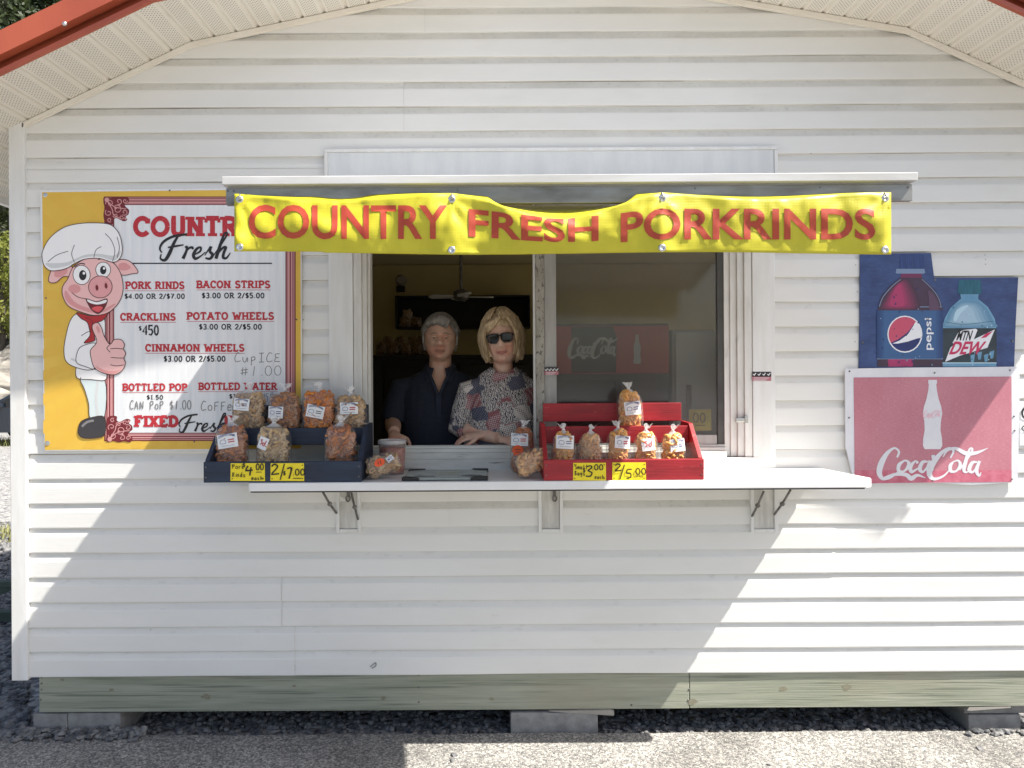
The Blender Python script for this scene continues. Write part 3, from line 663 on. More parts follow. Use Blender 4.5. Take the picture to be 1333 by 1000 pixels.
shape([(272, 668), (320, 676), (370, 686), (370, 716), (320, 714), (271, 708)], PWHITE, 3)
shape([(275, 482), (248, 505), (232, 560), (225, 612), (234, 652), (275, 674), (320, 680), (352, 660), (352, 600), (367, 590), (367, 497), (330, 500)], PWHITE, 3.6)
A.stroke([(250, 640), (275, 652), (300, 655)], 7, PGREY, 4); A.stroke([(286, 560), (305, 548), (318, 545)], 2.4, OUTL, 4)
shape([(270, 478), (320, 490), (365, 480), (388, 468), (362, 505), (335, 518), (332, 560), (334, 576), (312, 584), (296, 584), (316, 560), (314, 535), (306, 512), (284, 498)], PRED, 4.4)
A.stroke([(300, 495), (325, 510), (318, 545)], 2.2, MAROON, 5)
# head under the hat
shape([(254, 318), (228, 306), (196, 308), (178, 335), (171, 368), (196, 373), (222, 352), (250, 350)], PPINK, 4.2); A.poly([(232, 318), (205, 318), (190, 345), (205, 355), (235, 340)], PPINK2, 4.7, 4)
shape([(398, 306), (430, 291), (462, 302), (486, 336), (464, 342), (436, 347), (412, 338)], PPINK, 4.2); A.poly([(418, 308), (440, 303), (460, 320), (440, 330), (420, 326)], PPINK2, 4.7, 4)
shape([(258, 318), (300, 290), (350, 287), (396, 302), (422, 335), (433, 382), (428, 422), (408, 456), (375, 481), (330, 488), (284, 476), (240, 455), (221, 420), (220, 388), (238, 360)], PPINK, 5)
A.poly([(232, 400), (228, 425), (250, 452), (290, 470), (330, 480), (372, 474), (404, 452), (400, 448), (360, 466), (310, 462), (262, 440)], PPINK2, 5.4, 4)
A.ell(262, 395, 22, 16, PPINK2, 5.5)
for (cx, cy, rx, ry, a) in ((287, 346, 29, 33, -8), (363, 328, 25, 26, -8)):
    A.ell(cx, cy, rx+2.4, ry+2.4, OUTL, 5.7, a); A.ell(cx, cy, rx, ry, PWHITE, 6.1, a)
A.ell(291, 347, 13, 18, BLKI, 6.5); A.ell(363, 329, 11, 15, BLKI, 6.5); A.ell(295, 340, 4.5, 5, PWHITE, 6.9); A.ell(366, 323, 4, 4.5, PWHITE, 6.9)
A.stroke([(262, 318), (282, 306), (300, 308)], 3.4, OUTL, 6); A.stroke([(345, 292), (364, 288), (380, 298)], 3.4, OUTL, 6)
shape([(304, 430), (340, 440), (376, 430), (370, 458), (347, 482), (324, 470), (311, 450)], MAROON, 5.8); A.poly([(308, 432), (340, 442), (373, 433), (371, 444), (340, 450), (312, 442)], PWHITE, 6.5, 3); A.poly([(322, 464), (342, 456), (362, 460), (346, 477)], PTONG, 6.5, 3)
A.stroke([(252, 408), (275, 424), (304, 430)], 2.4, OUTL, 6)
A.ell(353, 388, 43, 40, OUTL, 6.2, -8); A.ell(353, 388, 40.5, 37.5, PNOSE, 6.7, -8); A.ell(340, 389, 8, 14, PPINK2, 7.1, -6); A.ell(372, 382, 8, 14, PPINK2, 7.1, -6); A.ell(341, 391, 5, 10, MAROON, 7.4, -6); A.ell(373, 384, 5, 10, MAROON, 7.4, -6)
shape([(175, 330), (155, 312), (148, 285), (150, 262), (168, 226), (195, 198), (232, 176), (282, 165), (335, 163), (385, 168), (412, 190), (426, 222), (430, 264), (418, 292), (396, 301), (350, 288), (300, 290), (262, 306), (236, 322), (205, 330)], PWHITE, 7.4)
A.poly([(160, 305), (182, 322), (236, 314), (262, 300), (300, 284), (350, 282), (396, 295), (416, 286), (424, 260), (400, 278), (350, 272), (296, 276), (240, 300), (190, 305)], PGREY, 7.8, 4)
for P in ([(262, 302), (252, 272), (262, 240)], [(396, 298), (404, 262), (392, 225), (370, 200)], [(330, 284), (338, 258), (356, 246)], [(168, 300), (200, 276), (240, 262)], [(412, 212), (420, 250), (412, 285)]): A.stroke(P, 2.2, OUTL, 8.2)
shape([(268, 652), (276, 608), (300, 592), (336, 586), (344, 612), (322, 640), (332, 676), (300, 668)], PWHITE, 5)
shape([(322, 645), (318, 612), (336, 590), (340, 574), (326, 540), (326, 521), (344, 514), (358, 534), (366, 560), (386, 590), (402, 574), (426, 574), (438, 592), (434, 606), (442, 622), (436, 640), (441, 656), (430, 682), (400, 697), (360, 690), (332, 672)], PPINK, 5.8)
for P in ([(388, 606), (410, 604), (434, 607)], [(390, 636), (412, 638), (438, 638)], [(388, 662), (410, 666), (436, 662)], [(386, 592), (376, 604), (388, 618)]): A.stroke(P, 2.4, OUTL, 6.4)
A.poly([(334, 665), (370, 682), (410, 684), (428, 676), (400, 694), (362, 688)], PPINK2, 6.3, 3); A.poly([(338, 530), (346, 526), (352, 545), (346, 550)], PPINK2, 6.3, 3)
A.build('pig_picture', menu)
for (x, y, r) in ((59, 254, .011), (62, 577, .011)): screw(menu, x, y, MD, r, BRIGHT)
for (x, y) in ((221, 248), (60, 388), (386, 416), (253, 575)): screw(menu, x, y, MD, .004)
# ---------------------------------------------------------------- soda bottle poster and faded cola sign
C7 = frame_crop(1080, 310, 2.9407); PD = .0225
NAVY = ink('print_navy', (40, 58, 104), .5, (58, 80, 130), scale=9, stretch=(1, 1, 1.6)); add_layer(NAVY, S(78, 98, 140), 70, .56, .72, (.3, 1, 3), amount=.45); NAVY2 = ink('print_cap_blue', (44, 70, 128), .4, (30, 48, 96), scale=40, stretch=(3, 1, .2)); LBL = ink('print_label_blue', (50, 88, 138), .4, (38, 64, 110), scale=3, stretch=(2, 1, .3))
COLA = ink('print_dark_cola', (58, 42, 60), .4, (74, 52, 76), scale=6); MAG = ink('print_magenta', (176, 52, 106), .4, (140, 44, 90), scale=4); MAG2 = ink('print_dull_plum', (112, 42, 82), .4)
TEAL = ink('print_teal', (30, 104, 122), .4, (22, 80, 100), scale=40, stretch=(3, 1, .2)); ICE = ink('print_pale_blue', (122, 168, 196), .4, (86, 138, 172), scale=4); ICE2 = ink('print_light_streak', (176, 206, 222), .4); DGRN = ink('print_dark_label', (28, 38, 46), .4, (50, 66, 74), scale=9)
GRADM = [ink('print_cola_fade', (70+20*q, 42+2*q, 64+7*q), .45) for q in range(6)]; GRADC = [ink('print_cola_edge', (62+9*q, 44+7*q, 62+9*q), .45) for q in range(4)]; GRADI = [ink('print_ice_fade', (96+16*q, 140+12*q, 170+9*q), .45) for q in range(5)]; GRADL = [ink('print_label_fade', (34+7*q, 62+10*q, 112+9*q), .45) for q in range(4)]
LOGOR = ink('print_logo_red', (196, 78, 106), .4); LOGOW = ink('print_logo_white', (232, 232, 236), .4); LOGOB = ink('print_logo_blue', (30, 44, 104), .4); DEWR = ink('print_logo_crimson', (196, 46, 92), .4); FROST = ink('print_frost', (120, 140, 170), .4)
pep = thing('soda_poster', at(1220, 478, PD), 'blue cut-out poster of two soda bottles above the faded pink sign', 'poster')
panel(pep, [C7(*p) for p in [(117, 60), (250, 59), (388, 57), (400, 151), (560, 152), (722, 150), (712, 330), (706, 505), (300, 505), (112, 505), (116, 300)]], PD-.0006, .006, NAVY)
A = Art(flat(C7, PD))
A.poly([(268, 118), (272, 66), (280, 62), (354, 62), (361, 68), (362, 118)], NAVY2, 1); A.poly([(252, 132), (256, 118), (362, 118), (366, 132), (360, 136), (256, 136)], FROST, 1.4); A.poly([(274, 136), (352, 136), (354, 156), (270, 156)], MAG2, 1)
A.poly([(270, 152), (354, 152), (392, 186), (420, 226), (433, 278), (433, 492), (183, 492), (183, 278), (196, 226), (230, 184)], COLA, 1.6, 0)
for q in range(6):
    f_ = 1-.13*q; A.poly([(268+(x-268)*f_-2*q, 226+(y-226)*(f_*.5+.5)) for x, y in [(275, 160), (305, 158), (330, 200), (344, 240), (340, 275), (198, 275), (206, 235), (238, 188)]], GRADM[q], 1.9+.3*q, 4)
for q in range(4): A.poly([(x+(432-x)*0-q*5*(1 if x > 380 else 0), y) for x, y in [(392, 200), (420, 232), (432, 276), (404-q*2, 276), (396, 240)]], GRADC[q], 1.9+.3*q, 3)
A.poly([(222, 464), (320, 464), (318, 492), (225, 492)], MAG, 2.2)
A.stroke([(190, 262), (205, 225), (240, 184), (272, 158)], 3, FROST, 2.4); A.stroke([(428, 266), (416, 228), (388, 190), (354, 158)], 2.4, FROST, 2.4); A.rect(345, 262, 428, 265, FROST, 2.2)
A.rect(181, 277, 434, 462, LBL, 2.6); [A.rect(181+9*q, 277, 434-9*q, 462, GRADL[q], 2.78+.18*q) for q in range(4)]; A.rect(181, 461, 434, 464, FROST, 3)
A.ell(288, 368, 67, 71, LOGOW, 3.7); A.ell(288, 368, 62, 66, LOGOB, 4.0)
A.poly(arc(288, 368, 62, 66, 222, 318, 18)[::-1]+arc(288, 368, 62, 66, 222, 150, 12)[0:]+[(262, 388), (300, 360), (322, 330)], LOGOR, 4.4)
A.poly([(240, 404)]+[(268, 392), (300, 368), (318, 340), (328, 322)]+arc(288, 368, 62, 66, -44, 12, 10)+[(336, 384), (300, 396), (262, 404)], LOGOW, 4.8)
A.text('pepsi', 364, 306, 398, 428, LOGOW, 4, .012, rot=1)
rr = random.Random(3)
for k in range(46):
    x, y = rr.uniform(192, 426), rr.uniform(180, 488)
    if y < 270 and abs(x-308) > 40+(y-160)*.7: continue
    r_ = rr.uniform(1.2, 3.4); A.ell(x, y, r_, r_*1.25, rr.choice([FROST, LOGOB, COLA]), 5.2, n=8)
A.poly([(490, 210), (494, 164), (502, 161), (574, 161), (580, 165), (582, 210)], TEAL, 1); A.poly([(500, 214), (570, 214), (568, 238), (504, 238)], ICE, 1.2); A.rect(496, 208, 578, 215, TEAL, 1.6)
A.poly([(500, 234), (570, 234), (606, 264), (632, 308), (638, 346), (638, 492), (433, 492), (433, 346), (440, 308), (462, 268)], ICE, 1.6)

for q in range(5): A.poly([(536+(x-536)*(1-.15*q)-q*3, 290+(y-290)*(1-.10*q)) for x, y in [(502, 244), (566, 244), (602, 272), (626, 318), (630, 342), (440, 342), (448, 310), (468, 272)]], GRADI[q], 1.75+.22*q, 4)
A.poly([(486, 276), (520, 258), (530, 262), (500, 290), (484, 318), (474, 312)], ICE2, 2.9, 4); A.stroke([(446, 322), (520, 330), (628, 318)], 2, TEAL, 3)
A.rect(432, 345, 639, 476, DGRN, 2.4); A.rect(432, 476, 639, 480, ICE2, 2.6)
for (x, y, a_) in ((538, 450, 0), (565, 440, 1), (590, 448, 0), (612, 436, 1)): A.poly([(x, y), (x+18, y-6), (x+14, y+24), (x+4, y+26)], ICE, 2.8)
A.poly([(442, 474), (462, 420), (480, 404), (470, 402), (492, 362), (512, 352), (560, 347), (566, 352), (552, 388), (632, 350), (604, 420), (560, 432), (500, 450)], LOGOW, 3.4)
A.text('MTN', 484, 354, 538, 392, BLKI, 4.2, .03, shear=.3); A.text('DEW', 456, 396, 578, 446, DEWR, 4.4, .03, shear=.45); A.poly([(626, 356), (598, 366), (578, 384), (600, 380)], DEWR, 4.2)
for k in range(30):
    x, y = rr.uniform(445, 628), rr.uniform(265, 488); r_ = rr.uniform(1.1, 2.8); A.ell(x, y, r_, r_*1.2, rr.choice([ICE2, TEAL]), 2.9, n=8)
A.build('bottle_print', pep)
for p in ((126, 400), (404, 160), (700, 395)): screw(pep, *C7(*p), PD, .005)
FADE = ink('print_faded_pink', (190, 124, 136), .5, (180, 110, 124), scale=3); FADE3 = ink('print_faded_rose', (186, 92, 112), .5, (198, 116, 134), scale=30); FADE2 = ink('print_bottle_pink', (226, 190, 200), .5)
add_layer(FADE, S(206, 156, 166), 60, .5, .62, (1, 1, 9), amount=.35); add_layer(FADE, S(180, 100, 118), 1.6, .5, .7, (1, 1, 1), amount=.45)
WHI = ink('print_faded_white', (224, 224, 228), .5, (212, 212, 218), scale=8)
CD = .032
def cola_script(A, f, w, m, l):
    s_ = lambda P: A.stroke([(*f(p[0], p[1]), p[2]) for p in P], w, m, l)
    s_([(258, 840, .8), (265, 818, .9), (248, 804, .8), (220, 824, 1.6), (198, 862, 2.4), (190, 898, 2.2), (204, 921, 1.3), (236, 916, .7), (264, 892, .4)])
    s_([(203, 920, .8), (250, 905, 1.2), (292, 906, 1.6), (312, 920, 1.9), (336, 908, 1.2), (366, 918, .3)])
    s_([(285, 852, .6), (266, 868, 1.5), (264, 890, 1.4), (284, 893, .8), (302, 872, 1.5), (298, 854, .9), (282, 852, .5), (310, 858, .4)])
    s_([(338, 862, 1.2), (328, 854, .7), (310, 874, 1.6), (314, 895, 1.2), (346, 876, .4)])
    s_([(376, 856, .6), (356, 858, 1.3), (345, 884, 1.6), (358, 895, .9), (378, 868, .6), (384, 852, .9), (376, 884, 1.6), (388, 894, .9), (398, 882, .4)])
    s_([(390, 839, 1.6), (404, 837, 1.6)])
    s_([(462, 842, .6), (474, 816, .9), (456, 804, .8), (424, 826, 1.6), (392, 868, 2.4), (382, 902, 2.2), (398, 922, 1.3), (434, 912, .8), (462, 884, .4)])
    s_([(434, 838, .4), (452, 812, .9), (484, 806, 1.3), (522, 824, 1.7), (562, 822, 1.3), (606, 804, .2)])
    s_([(474, 856, .6), (462, 872, 1.5), (464, 892, 1.3), (484, 892, .8), (500, 870, 1.4), (492, 852, .8), (474, 856, .5)])
    s_([(498, 888, .4), (524, 850, .8), (546, 812, .9), (536, 808, .8), (522, 850, 1.5), (514, 888, 1.4), (526, 896, .6), (540, 880, .3)])
    s_([(566, 858, .6), (546, 860, 1.3), (534, 886, 1.6), (548, 896, .9), (566, 870, .6), (574, 854, .9), (562, 888, 1.6), (572, 910, .9), (580, 896, .3)])
def bottle(f, k=1): return [f(x, y) for x, y in [(378, 543), (410, 543), (411, 555), (408, 560), (411, 585), (417, 615), (427, 645), (431, 672), (426, 700), (424, 735), (430, 768), (431, 795), (424, 808), (364, 808), (357, 795), (358, 768), (364, 735), (362, 700), (357, 672), (361, 645), (371, 615), (377, 585), (380, 560), (377, 555)]]
cok = thing('faded_sign', at(1215, 632, CD), 'faded pink and white soft drink sign with a white bottle and flowing script', 'sign')
panel(cok, [C7(*p) for p in [(59, 500), (300, 496), (560, 494), (728, 492), (726, 700), (720, 936), (540, 944), (390, 938), (230, 942), (96, 944), (62, 800)]], CD-.0006, .006, WHI)
A = Art(flat(C7, CD)); A.poly([(92, 534), (696, 530), (697, 700), (696, 934), (400, 936), (96, 940)], FADE, 1)
A.poly([(96, 888), (400, 890), (697, 888), (696, 934), (400, 936), (96, 940)], FADE3, 1.3)
A.build('print', cok)
A = Art(flat(C7, CD)); A.poly(bottle(lambda x, y: (x, y)), WHI, 2); A.build('bottle_silhouette', cok)
A = Art(flat(C7, CD)); cola_script(A, lambda x, y: (x, y), 9.5, WHI, 2.4); cola_script(A, lambda x, y: (360+(x-190)*.165, 660+(y-804)*.24), 2.6, FADE2, 3); A.build('lettering', cok)
for p in ((76, 510), (690, 506), (402, 516), (74, 688), (706, 682), (394, 928), (698, 922), (708, 737)): screw(cok, *C7(*p), CD, .004)
cr = thing('price_poster', at(1331, 560, .02), 'white poster with black lettering right of the faded sign, mostly out of frame', 'poster')
b = MB(); p, q = at(1327, 580, .02), at(1420, 522, .02); b.box(p.x, q.x, -.022, -.0165, p.z, q.z); b.build('panel', BOARD, cr)
A = Art(flat(lambda x, y: (x, y), .0225)); hand(A, 'Co', 1329, 527, 22, 18, BLKI, 2.4); hand(A, 'an', 1329, 549, 14, 12, BLKI, 1.2); A.build('lettering', cr)
# ---------------------------------------------------------------- banner
BY = ink('banner_yellow', (196, 188, 46), .42, (184, 176, 36), scale=3); BR = ink('banner_red', (176, 68, 40), .5, (164, 58, 38), scale=4)
BACK = BY
nn = BY.node_tree.nodes; LL = BY.node_tree.links                      # vinyl mesh weave
tcn = nn.new('ShaderNodeTexCoord'); bt = nn.new('ShaderNodeTexBrick'); bt.inputs['Scale'].default_value = 60; bt.offset = 0; bt.inputs['Mortar Size'].default_value = .06; bt.inputs['Brick Width'].default_value = .5; bt.inputs['Row Height'].default_value = .5
mpn = nn.new('ShaderNodeMapping'); mpn.inputs['Rotation'].default_value = (PI/2, 0, 0); LL.new(tcn.outputs['Object'], mpn.inputs[0]); LL.new(mpn.outputs[0], bt.inputs['Vector'])
bn = nn.new('ShaderNodeBump'); bn.inputs['Strength'].default_value = .25; bn.inputs['Distance'].default_value = .001; LL.new(bt.outputs['Fac'], bn.inputs['Height']); LL.new(bn.outputs[0], nn['Principled BSDF'].inputs['Normal'])
BAND = LIPD+.022
GX = [312, 588, 862, 1152]
def sagof(x):
    """how far (px) the top edge sags between the grommets"""
    amp = [10, 31, 6]
    for i in range(3):
        if GX[i] <= x <= GX[i+1]:
            t = (x-GX[i])/(GX[i+1]-GX[i]); return amp[i]*(math.sin(PI*(t if i != 1 else t**1.12))**1.5)
    return 0
def banner_pt(x, v, o=0):
    """x photo px across, v 0 bottom .. 1 crease .. 1.2 the hem that folds back"""
    top = 252+sagof(x)+2*math.sin(x*.021); bot = 330+1.6*math.sin(x*.011+1)+(-1 if x < 420 else 0)
    vv = min(v, 1.0); py = bot+(top-bot)*vv
    s = sagof(x)
    wr = .013*noise.noise(Vector((x*.012, v*1.6, 2)))+.012*math.sin(x*.045+v*2.2)*math.exp(-min(abs(x-g) for g in GX)/60)
    wr += .006*noise.noise(Vector((x*.035+v*1.5, v*2.5-x*.01, 5)))+.0022*noise.noise(Vector((x*.11, v*6, 7)))
    for g in GX:
        a_ = math.atan2((v-.9)*60, x-g); r_ = math.hypot(x-g, (v-.9)*60); wr += .0035*math.sin(a_*7)*math.exp(-r_/38)*min(1, r_/10)
    d = BAND+wr+.018*math.sin(PI*vv)*(.4+s/40)+.018*(s/33)*vv
    p = at(x, py, d)
    if v > 1:
        k = (v-1)/.2; h = max(0, min(1, (s-8)/8)); h = h*h*(3-2*h)
        e = at(x, (252.5+2*math.sin(x*.021)+.22*s)*(1-h)+267.5*h, LIPD+.0012-.09*h)
        p = p+(e-p)*k
    return p+Vector((0, -o, 0))
ban = thing('vinyl_banner', banner_pt(740, .5), 'yellow vinyl banner with large red capital lettering sagging along the awning edge', 'banner')
b = MB(); nx = 240; vs_ = [i/20 for i in range(21)]+[1.06, 1.13, 1.2]
pts = [banner_pt(305+(1160-305)*i/nx, v) for i in range(nx+1) for v in vs_]; m_ = len(vs_)
b.add(pts, [(i*m_+j, i*m_+j+1, (i+1)*m_+j+1, (i+1)*m_+j) for i in range(nx) for j in range(m_-1)])
o = b.build('cloth', BY, ban, smooth=True, fixn=False)
sd = o.modifiers.new('thickness', 'SOLIDIFY'); sd.thickness = .0014; sd.offset = 1
def banner_word(t, x0, x1, lo=.26, hi=.83):
    vs, fs = glyphs(t, .022); bm = bmesh.new(); vv = [bm.verts.new((u, v, 0)) for u, v in vs]
    for f in fs:
        try: bm.faces.new([vv[i] for i in f])
        except ValueError: pass
    for axis, n in ((0, int((x1-x0)/5)), (1, 8)):
        for k in range(1, n):
            co = (k/n, 0, 0) if axis == 0 else (0, k/n, 0)
            bmesh.ops.bisect_plane(bm, geom=bm.verts[:]+bm.edges[:]+bm.faces[:], plane_co=co, plane_no=(1, 0, 0) if axis == 0 else (0, 1, 0))
    bm.verts.index_update(); bm.verts.ensure_lookup_table()
    b = MB()
    def place(u, v):
        x = x0+(x1-x0)*u; g = sagof(x); top = 252+g+2*math.sin(x*.021); bot = 330+1.6*math.sin(x*.011+1)
        mid = 588 < x < 862; py = (hi+(.38*g if mid else 0))*v+(lo+(.25*g if mid else 0))*(1-v)
        return banner_pt(x, min(.97, (bot-py)/(bot-top)), .0022)
    b.add([place(v.co.x, v.co.y) for v in bm.verts], [[v.index for v in f.verts] for f in bm.faces]); bm.free()
    return b.build('lettering', BR, ban, fixn=False, smooth=True)
banner_word('COUNTRY', 324, 582, 312, 267); banner_word('FRESH', 610, 779, 308, 271); banner_word('PORKRINDS', 808, 1139, 312.5, 271.5)
for gx in GX:
    for v in (.075, .90):
        q = banner_pt(gx, v, .001); g_ = MB()
        for (ra, rb) in ((.0115, .0055),):
            g_.lathe([(rb, 0), (ra, 0), (ra, -.0012), (rb+.001, -.0022), (rb, -.001)], q, 'y', 14)
        g_.build('grommet', BRIGHT, ban, smooth=True)
for gx in GX:
    q = banner_pt(gx, .90, .003); b = MB(); b.tube([q+Vector((.0, .004, 0)), q+Vector((.002, -.006, .004)), q+Vector((0, .004, .016)), q+Vector((0, .026, .024))], .0022, 6); b.tube([q+Vector((-.006, -.002, -.002)), q+Vector((.007, -.004, .004))], .0018, 6); b.build('tie_wire', BRIGHT, ban)
# ---------------------------------------------------------------- display crates
NAVYW = mat('navy_painted_wood', S(38, 52, 74), S(26, 36, 54), rough=.6, scale=5, stretch=(.6, 2, 5), bump=.25, bscale=14, bstretch=(.4, 2, 12))
REDW = mat('red_painted_wood', S(168, 34, 44), S(140, 26, 34), rough=.5, scale=5, stretch=(.6, 2, 5), bump=.25, bscale=14, bstretch=(.4, 2, 12))
add_layer(REDW, S(186, 96, 92), 40, .64, .72, (.5, 1, 2), amount=.6)
add_layer(REDW, S(96, 18, 26), 6, .55, .75, (.5, 1, 2), amount=.6); add_layer(NAVYW, S(88, 98, 112), 34, .64, .72, (.5, 1, 2), amount=.5)
def crate(label, x0, x1, yf, m, hb=.308, zm0=.138, zm1=.212):
    c = thing('display_crate', ((x0+x1)/2, yf+.15, CT), label, 'display crate')
    z = CT+.001; t = .018
    b = MB(); b.box(x0, x1, yf, yf+t, z, z+.086); b.build('front_board', m, c, bevel=.002)
    b = MB(); b.box(x0+t+.0005, x1-t-.0005, yf+.165, yf+.165+t, z+zm0, z+zm1); b.build('middle_board', m, c, bevel=.002)
    b = MB(); b.box(x0+t+.0005, x1-t-.0005, yf+.285, yf+.285+t, z+.226, z+hb); b.build('back_board', m, c, bevel=.002)
    b = MB(); b.box(x0+t+.0005, x1-t-.0005, yf+t+.0005, yf+.2845, z+.012, z+.022); b.build('lower_shelf', m, c)
    b = MB(); b.box(x0+t+.0005, x1-t-.0005, yf+.1835, yf+.2845, z+.15, z+.16); b.build('upper_shelf', m, c)
    for xs_ in (x0+.010, x1-.010):
        for zz in (.022, .064): q = MB(); q.lathe([(.0032, 0), (.003, -.0012), (.001, -.0016)], (xs_, yf-.0002, z+zz), 'y', 8); q.build('screw', STEEL, c)
    for xa in (x0, x1-t):
        b = MB(); b.prism([(xa, yf+t+.0005, z), (xa, yf+t+.0005, z+.09), (xa, yf+.17, z+zm1+.012), (xa, yf+.3, z+zm1+.014), (xa, yf+.3, z)], (t, 0, 0)); b.build('side_panel', m, c, bevel=.002)
    return c
NX0, NX1 = at(264, 610, .385).x, at(470, 610, .385).x; CYF = CF+.006
RX0, RX1 = at(708, 610, .385).x, at(917, 610, .385).x
crate('navy blue wooden display crate overhanging the left end of the counter', NX0, NX1, CYF, NAVYW)
crate('red wooden display crate of small snack bags on the counter', RX0, RX1, CYF, REDW)
# ---------------------------------------------------------------- price cards
CARD = ink('card_yellow', (244, 222, 40), .45, (236, 212, 32), scale=20); MARK = ink('card_marker', (24, 22, 20), .5)
def price_card(x0, y0, x1, y1, label, writing):
    d = .385-.006+.0015; t = thing('price_card', at((x0+x1)/2, y1, d), label, 'price card', 'yellow handwritten price cards on the crates')
    b = MB(); b.prism([at(x0, y1, d), at(x1, y1+.3, d), at(x1-.4, y0, d), at(x0+.3, y0+.2, d)], (0, .0012, 0)); b.build('card', CARD, t)
    A = Art(flat(lambda x, y: (x, y), d+.0005)); writing(A)
    for (x, y) in ((x0+2.2, y0+2.6), (x1-2.4, y0+2.6), (x0+2.2, y1-2.6), (x1-2.4, y1-2.8)): A.ell(x, y, .8, .8, MARK, 1, n=8)
    A.build('writing', t)
def w1(A): hand(A, 'Pork', 302, 604.5, 4.2, 6, MARK, .8); hand(A, 'Rinds', 302, 615, 4, 6, MARK, .8); hand(A, '$', 315.5, 602.5, 5, 6, MARK, .9); hand(A, '4', 319, 606, 13, 12, MARK, 1.9); hand(A, '00', 333, 604, 5.5, 8, MARK, 1.4); hand(A, '_', 333, 614, 9, 1, MARK, .8); hand(A, 'each', 327, 620, 4, 5, MARK, .9)
def w2(A): hand(A, '2', 352.5, 604.5, 13, 13, MARK, 1.7); hand(A, '/', 364, 605, 8, 18, MARK, 1.5); hand(A, '$', 368, 613, 5, 6, MARK, .9); hand(A, '7', 373, 609, 9, 13, MARK, 1.9); hand(A, '.00', 380, 611, 7, 8, MARK, 1.4); hand(A, '_', 381, 622, 13, 1, MARK, .9)
def w3(A): hand(A, 'Small', 748, 605, 3.6, 6, MARK, .8); hand(A, 'Bags', 748, 613, 3.6, 6, MARK, .8); hand(A, '$', 758.5, 609, 4.6, 6, MARK, .9); hand(A, '3', 762, 606.5, 12, 14, MARK, 1.6); hand(A, '.00', 770, 605, 6.4, 7, MARK, 1.3); hand(A, 'each', 774, 618.5, 3.3, 5, MARK, .8)
def w4(A): hand(A, '2', 800, 604, 11, 9, MARK, 1.5); hand(A, '/', 806, 606, 9, 17, MARK, 1.4); hand(A, '5', 814, 611, 11, 12, MARK, 1.4); hand(A, '.00', 823, 610, 7.5, 8, MARK, 1.3); hand(A, '_', 826, 619, 12, 1, MARK, .9)
price_card(300, 603, 345, 626, 'yellow price card reading $4.00 each on the navy crate', w1)
price_card(352, 603, 396, 626, 'yellow price card reading 2 for $7.00 on the navy crate', w2)
price_card(746, 602.5, 789, 625.5, 'yellow price card reading small bags $3.00 on the red crate', w3)
price_card(797, 602, 841, 625.5, 'yellow price card reading 2/5.00 on the red crate', w4)
# ---------------------------------------------------------------- bags of snacks
FILM = bpy.data.materials.new('clear_plastic_film'); FILM.use_nodes = True
n = FILM.node_tree.nodes; L = FILM.node_tree.links; n.remove(n['Principled BSDF'])
tr = n.new('ShaderNodeBsdfTransparent'); tr.inputs[0].default_value = (.97, .97, .97, 1)
gl = n.new('ShaderNodeBsdfGlossy'); gl.inputs['Roughness'].default_value = .09
df = n.new('ShaderNodeBsdfDiffuse'); df.inputs[0].default_value = (.8, .8, .8, 1)
lw = n.new('ShaderNodeLayerWeight'); lw.inputs[0].default_value = .25
mr = n.new('ShaderNodeMapRange'); mr.inputs[3].default_value = .09; mr.inputs[4].default_value = .55; L.new(lw.outputs['Facing'], mr.inputs[0])
m0 = n.new('ShaderNodeMixShader'); m0.inputs[0].default_value = .3; L.new(gl.outputs[0], m0.inputs[1]); L.new(df.outputs[0], m0.inputs[2])
m1 = n.new('ShaderNodeMixShader'); L.new(mr.outputs[0], m1.inputs[0]); L.new(tr.outputs[0], m1.inputs[1]); L.new(m0.outputs[0], m1.inputs[2])
L.new(m1.outputs[0], n['Material Output'].inputs[0])
tcf = n.new('ShaderNodeTexCoord'); nf = n.new('ShaderNodeTexNoise'); nf.inputs['Scale'].default_value = 60; nf.inputs['Detail'].default_value = 3; L.new(tcf.outputs['Object'], nf.inputs['Vector'])
bf = n.new('ShaderNodeBump'); bf.inputs['Strength'].default_value = 1.0; bf.inputs['Distance'].default_value = .006; L.new(nf.outputs[0], bf.inputs['Height']); L.new(bf.outputs[0], gl.inputs['Normal'])
FILMT = bpy.data.materials.new('gathered_plastic'); FILMT.use_nodes = True
n = FILMT.node_tree.nodes; L = FILMT.node_tree.links; p = n['Principled BSDF']; p.inputs['Base Color'].default_value = (.82, .82, .82, 1); p.inputs['Roughness'].default_value = .2
tr = n.new('ShaderNodeBsdfTransparent'); m1 = n.new('ShaderNodeMixShader'); m1.inputs[0].default_value = .5; L.new(p.outputs[0], m1.inputs[1]); L.new(tr.outputs[0], m1.inputs[2]); L.new(m1.outputs[0], n['Material Output'].inputs[0])
def food(name, a, b_, c_=None):
    m = mat(name, S(*a), S(*b_), rough=.6, scale=28, lo=.35, hi=.65, bump=.3, bscale=160)
    if c_: add_layer(m, S(*c_), 22, .56, .7, amount=.8)
    return m
FOOD = {'tan': food('plain_rinds', (206, 176, 136), (168, 128, 86), (222, 204, 172)), 'brown': food('brown_rinds', (186, 132, 88), (140, 86, 52), (206, 160, 120)), 'orange': food('cheese_rinds', (220, 142, 62), (186, 100, 34), (232, 176, 104)),
        'rust': food('spiced_rinds', (200, 140, 100), (160, 98, 64), (220, 172, 130)), 'pale': food('pale_rinds', (214, 188, 148), (184, 150, 106), (228, 210, 178)), 'wheel': food('cheese_wheels', (236, 186, 114), (212, 144, 74), (244, 212, 158)), 'cinn': food('cinnamon_wheels', (222, 182, 136), (190, 140, 94), (234, 204, 164)),
        'dark': food('dim_rinds', (150, 112, 66), (110, 78, 44))}
